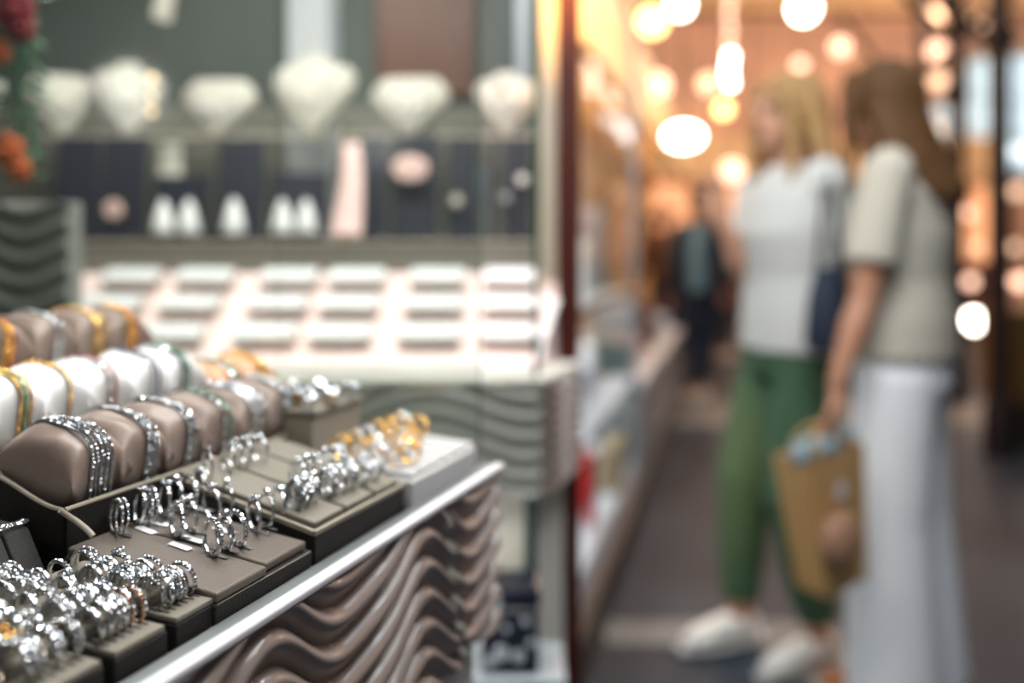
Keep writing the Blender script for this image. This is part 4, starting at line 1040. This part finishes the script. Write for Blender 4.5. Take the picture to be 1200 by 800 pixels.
# left woman
L_loc = Vector((.815, 2.36, 0)); L_rz = math.atan2(.95,-.30); I2 = inv(L_loc, L_rz)
elr = I2 @ at(872, 322, 2.42); wrr = I2 @ at(848, 262, 2.36)
person('blonde woman in white blouse and green trousers raising one forearm', L_loc, L_rz, 1.0, 'skin2', 'hair1', .24, 'blouse', 'greenpants', 'shoe',
       {-1: ((-.172,0,1.365), I2 @ at(992,325,2.34), I2 @ at(1000,405,2.40), (0,-.1,-1), (1,0,0), .5), 1: ((.172,0,1.365), elr, wrr, (I2.to_3x3() @ Vector((-.25,0,.95))), (I2.to_3x3() @ Vector((-.3,-1,0))), .35)},
       {-1: ((-.078,0,.86),(-.075,.05,.48),(-.09,-.02,.09),(-.10,.14,.03)), 1: ((.078,0,.86),(.09,.10,.50),(.10,.11,.09),(.10,.27,.03))}, topkind='blouse', back_hair=.3)
# far person
person('person in navy jacket and light blue shirt walking down the street', Vector((1.44,6.2,0)), .3, .965, 'skin', 'hair3', 0, 'navycloth', 'navycloth', 'shoe',
       {-1: ((-.175,0,1.32),(-.24,-.03,1.05),(-.25,.05,.84),(0,.1,-1),(1,0,0),.4), 1: ((.175,0,1.32),(.26,0,1.06),(.27,.09,.86),(0,.1,-1),(-1,0,0),.4)},
       {-1: ((-.07,0,.83),(-.08,.04,.46),(-.08,-.05,.09),(-.08,.09,.03)), 1: ((.07,0,.83),(.09,.06,.47),(.10,.12,.09),(.10,.25,.03))}, topkind='jacket')
sc_ = thing('scarf', 'light blue scarf worn over the navy jacket', 'scarf', (1.40, 6.2, 0))
m_ = MB(); m_.tube([(.0,-.12,1.36),(-.03,-.155,1.20),(-.03,-.165,1.0),(-.02,-.16,.86)], [(.06,.02),(.055,.02),(.06,.02),(.06,.015)], 14, ax=(1,0,0)); m_.build('cloth', M['denim'], sc_, 60)
# further people, small
for k, (x, y, rz, tp, lb_) in enumerate([(1.55,8.2,2.6,'browncloth','person in brown far down the street beyond the navy jacket'),(2.15,8.6,-1,'tealcloth','person in dark teal far off between the two women')]):
    person(lb_, Vector((x,y,0)), rz, .95, 'skin', 'hair3', 0, tp, 'navycloth', 'sole',
       {-1: ((-.175,0,1.30),(-.22,-.03,1.04),(-.23,.05,.84),(0,.1,-1),(1,0,0),.4), 1: ((.175,0,1.30),(.22,0,1.04),(.23,.09,.86),(0,.1,-1),(-1,0,0),.4)},
       {-1: ((-.07,0,.82),(-.08,.04,.46),(-.08,-.05,.09),(-.08,.09,.03)), 1: ((.07,0,.82),(.09,.04,.47),(.09,.06,.09),(.09,.2,.03))}, topkind='jacket')
# bags
M['kraft'] = mat('kraft_paper', (.56,.33,.13), .6, var=.1, vscale=10, bump=.3, bscale=40); M['tissue'] = mat('blue_grey_tissue', (.22,.30,.33), .7); M['pouch'] = mat('pink_brown_pouch', (.40,.22,.14), .6)
hp = at(958, 512, 1.92)
bg = thing('paper_bag', 'tan paper bag with blue-grey tissue held by the right woman', 'bag', hp, (0,math.radians(-8),math.radians(30)))
m_ = MB(); W_, D_, H_ = .098, .045, .325
vs = [(-W_*.72,-D_,-H_-.03),(W_*.72,-D_,-H_-.03),(W_*.72,D_,-H_-.03),(-W_*.72,D_,-H_-.03),(-W_,-D_*1.15,-.03),(W_,-D_*1.15,-.03),(W_,D_*1.15,-.03),(-W_,D_*1.15,-.03),
      (-W_+.004,-D_*1.1,-.035),(W_-.004,-D_*1.1,-.035),(W_-.004,D_*1.1,-.035),(-W_+.004,D_*1.1,-.035),(-W_*.8,-D_*.9,-.20),(W_*.8,-D_*.9,-.20),(W_*.8,D_*.9,-.20),(-W_*.8,D_*.9,-.20)]
m_.add(vs, [(3,2,1,0),(0,1,5,4),(1,2,6,5),(2,3,7,6),(3,0,4,7),(4,5,9,8),(5,6,10,9),(6,7,11,10),(7,4,8,11),(8,9,13,12),(9,10,14,13),(10,11,15,14),(11,8,12,15),(12,13,14,15)])
m_.build('bag_body', M['kraft'], bg)
m_ = MB()
for k in range(9): m_.ball((-.08+.02*k, random.uniform(-.02,.02), -.030+random.uniform(0,.02)), (.026,.028,.03), 8, 6)
remesh(m_.build('tissue', M['tissue'], bg), .006, 1)
for y in (-D_*.9, D_*.9):
    m_ = MB(); m_.tube([(-.05,y,-.05),(-.045,y*.8,.0),(-.02,y*.3,.028),(.02,y*.3,.028),(.045,y*.8,0),(.05,y,-.05)], .004, 8); m_.build('handle', M['kraft'], bg, 60)
m_ = MB(); m_.lathe([(.020,0),(.019,.002)], 18, Matrix.Translation((.0,-D_*1.15,-.115)) @ Matrix.Rotation(PI/2,4,'X')); m_.build('label', M['paper'], bg)
po = thing('round_pouch', 'round pink-brown pouch hanging against the paper bag', 'pouch', at(986, 632, 1.84), (0,0,.3))
MB().ball((0,0,0), (.052,.022,.062), 18, 12).build('pouch_body', M['pouch'], po, 60)
m_ = MB(); m_.tube([(-.02,0,.055),(-.01,0,.12),(.012,0,.24)], .003, 6); m_.build('cord', M['pouch'], po)
hb = thing('handbag', 'dark navy shoulder bag hanging between the two women', 'bag', at(971, 412, 2.10), (0,0,.2))
m_ = MB(); m_.tube([(0,0,0),(0,0,.03),(0,0,.14),(0,0,.22)], [(.05,.035),(.065,.045),(.055,.04),(.035,.02)], 16, ax=(1,0,0)); m_.build('bag_body', M['navycloth'], hb, 60)
m_ = MB(); m_.tube([(-.03,0,.21),(-.02,.0,.36),(.0,.0,.48),(.02,.0,.36),(.03,0,.21)], .006, 8); m_.build('strap', M['navycloth'], hb, 60)

# ------------------------------------------------------------------ light
def area(loc, tgt, sx, sy, power, col, name='lamp'):
    l = bpy.data.lights.new(name, 'AREA'); l.shape = 'RECTANGLE'; l.size = sx; l.size_y = sy; l.energy = power; l.color = col
    o = bpy.data.objects.new(name, l); C.objects.link(o); o.location = loc
    o.rotation_euler = (Vector(tgt)-Vector(loc)).to_track_quat('-Z','Y').to_euler(); return o
def spot(loc, tgt, power, col, ang=60, r=.012, name='added_sparkle_spot'):
    l = bpy.data.lights.new(name, 'SPOT'); l.energy = power; l.color = col; l.spot_size = math.radians(ang); l.spot_blend = .6; l.shadow_soft_size = r
    o = bpy.data.objects.new(name, l); C.objects.link(o); o.location = loc
    o.rotation_euler = (Vector(tgt)-Vector(loc)).to_track_quat('-Z','Y').to_euler(); return o
W = (1,.97,.94)
def point(loc, power, col, r=.08, name='bulb_light'):
    l = bpy.data.lights.new(name,'POINT'); l.energy = power; l.color = col; l.shadow_soft_size = r
    o = bpy.data.objects.new(name, l); C.objects.link(o); o.location = loc; return o
area((-.30,.95,2.15), (-.25,.70,1.0), .9, .12, 8, W, 'counter_strip_light')
for k, (x, y) in enumerate([(-.55,.35),(-.25,.30),(.05,.55),(-.45,.95),(-.1,1.0),(-.2,-.25)]):
    spot((x, y, 2.0), (-.25, .62, 1.0), 5, W, 70, .014)  # unseen spots added overhead so the stones and metal sparkle
area((-.40,1.22,1.95), (-.35,1.36,1.05), 1.0, .08, 10, (1,.96,.93), 'board_strip_light')
area((-.30,1.10,.76), (-.2,1.25,.3), .8, .05, 1.6, (1,.98,.92), 'added_cabinet_fill')  # added fill that brightens the cream cabinet below the counter
area((.25,.5,1.9), (0,1.25,.7), .5, .5, 6, (1,.98,.95), 'shop_corner_light')
area((.50,1.15,2.5), (1.05,2.3,.9), .7, .7, 27, (.93,.97,1), 'added_street_fill')  # unseen fill added to light the two women from the left
area((1.8,3.6,4.6), (1.6,3.4,0), 2, 2, 60, (.75,.88,1), 'skylight')
for x, y in ((2.0,7),(4.5,7.5),(7,8),(3.2,10.5),(6,11),(8.5,10.5)): point((x,y,3.6), 130, (1,.72,.52), .15, 'hall_lamp_light')
for t_ in (1.6,3.4,5.4): point(stall_pt(t_, -.25)+Vector((0,0,2.5)), 13, (1,.55,.18), .1, 'stall_lamp_light')
for z, pw in ((1.86,9),(.95,7),(.57,5)):
    p_ = stall_pt(.40,.22)+Vector((0,0,z)); o = area(p_, p_-Vector((0,0,1)), .1, 1.7, pw, (.95,.97,1), 'added_case_fill'); o.rotation_euler = (0,0,HZ-PI/2)  # fill added inside the case to brighten its cartons
point(at(775, 8, 3.6), 22, (1,.55,.18), .08, 'golden_lamp_light')
spot((.00, 1.12, 2.0), (.100,1.42,1.68), 150, (1,.42,.03), 20, .05, 'added_post_glow')  # unseen spot added to lay an orange glare on the post top

w = bpy.data.worlds.new('world'); bpy.context.scene.world = w; w.use_nodes = True; nt = w.node_tree
bgn = nt.nodes['Background']; tc = nt.nodes.new('ShaderNodeTexCoord')
vo = nt.nodes.new('ShaderNodeTexVoronoi'); vo.inputs['Scale'].default_value = 4.0
nt.links.new(tc.outputs['Generated'], vo.inputs['Vector'])
rp = nt.nodes.new('ShaderNodeValToRGB'); nt.links.new(vo.outputs['Distance'], rp.inputs['Fac'])
e = rp.color_ramp.elements; e[0].position = .10; e[0].color = (2.4,2.35,2.3,1); e[1].position = .20; e[1].color = (.17,.18,.185,1)  # bright patches on dark, added for the metal and stones to reflect
x_ = rp.color_ramp.elements.new(.75); x_.color = (.03,.033,.036,1)
nt.links.new(rp.outputs['Color'], bgn.inputs['Color']); bgn.inputs['Strength'].default_value = .9

sc = bpy.context.scene
sc.view_settings.view_transform = 'Standard'; sc.view_settings.look = 'None'; sc.view_settings.gamma = 1; sc.view_settings.exposure = 0.0
sc.view_settings.use_curve_mapping = False
sc.cycles.use_denoising = True; sc.cycles.sample_clamp_indirect = 6; sc.cycles.max_bounces = 8; sc.cycles.transparent_max_bounces = 16
sc.cycles.caustics_reflective = False; sc.cycles.caustics_refractive = False
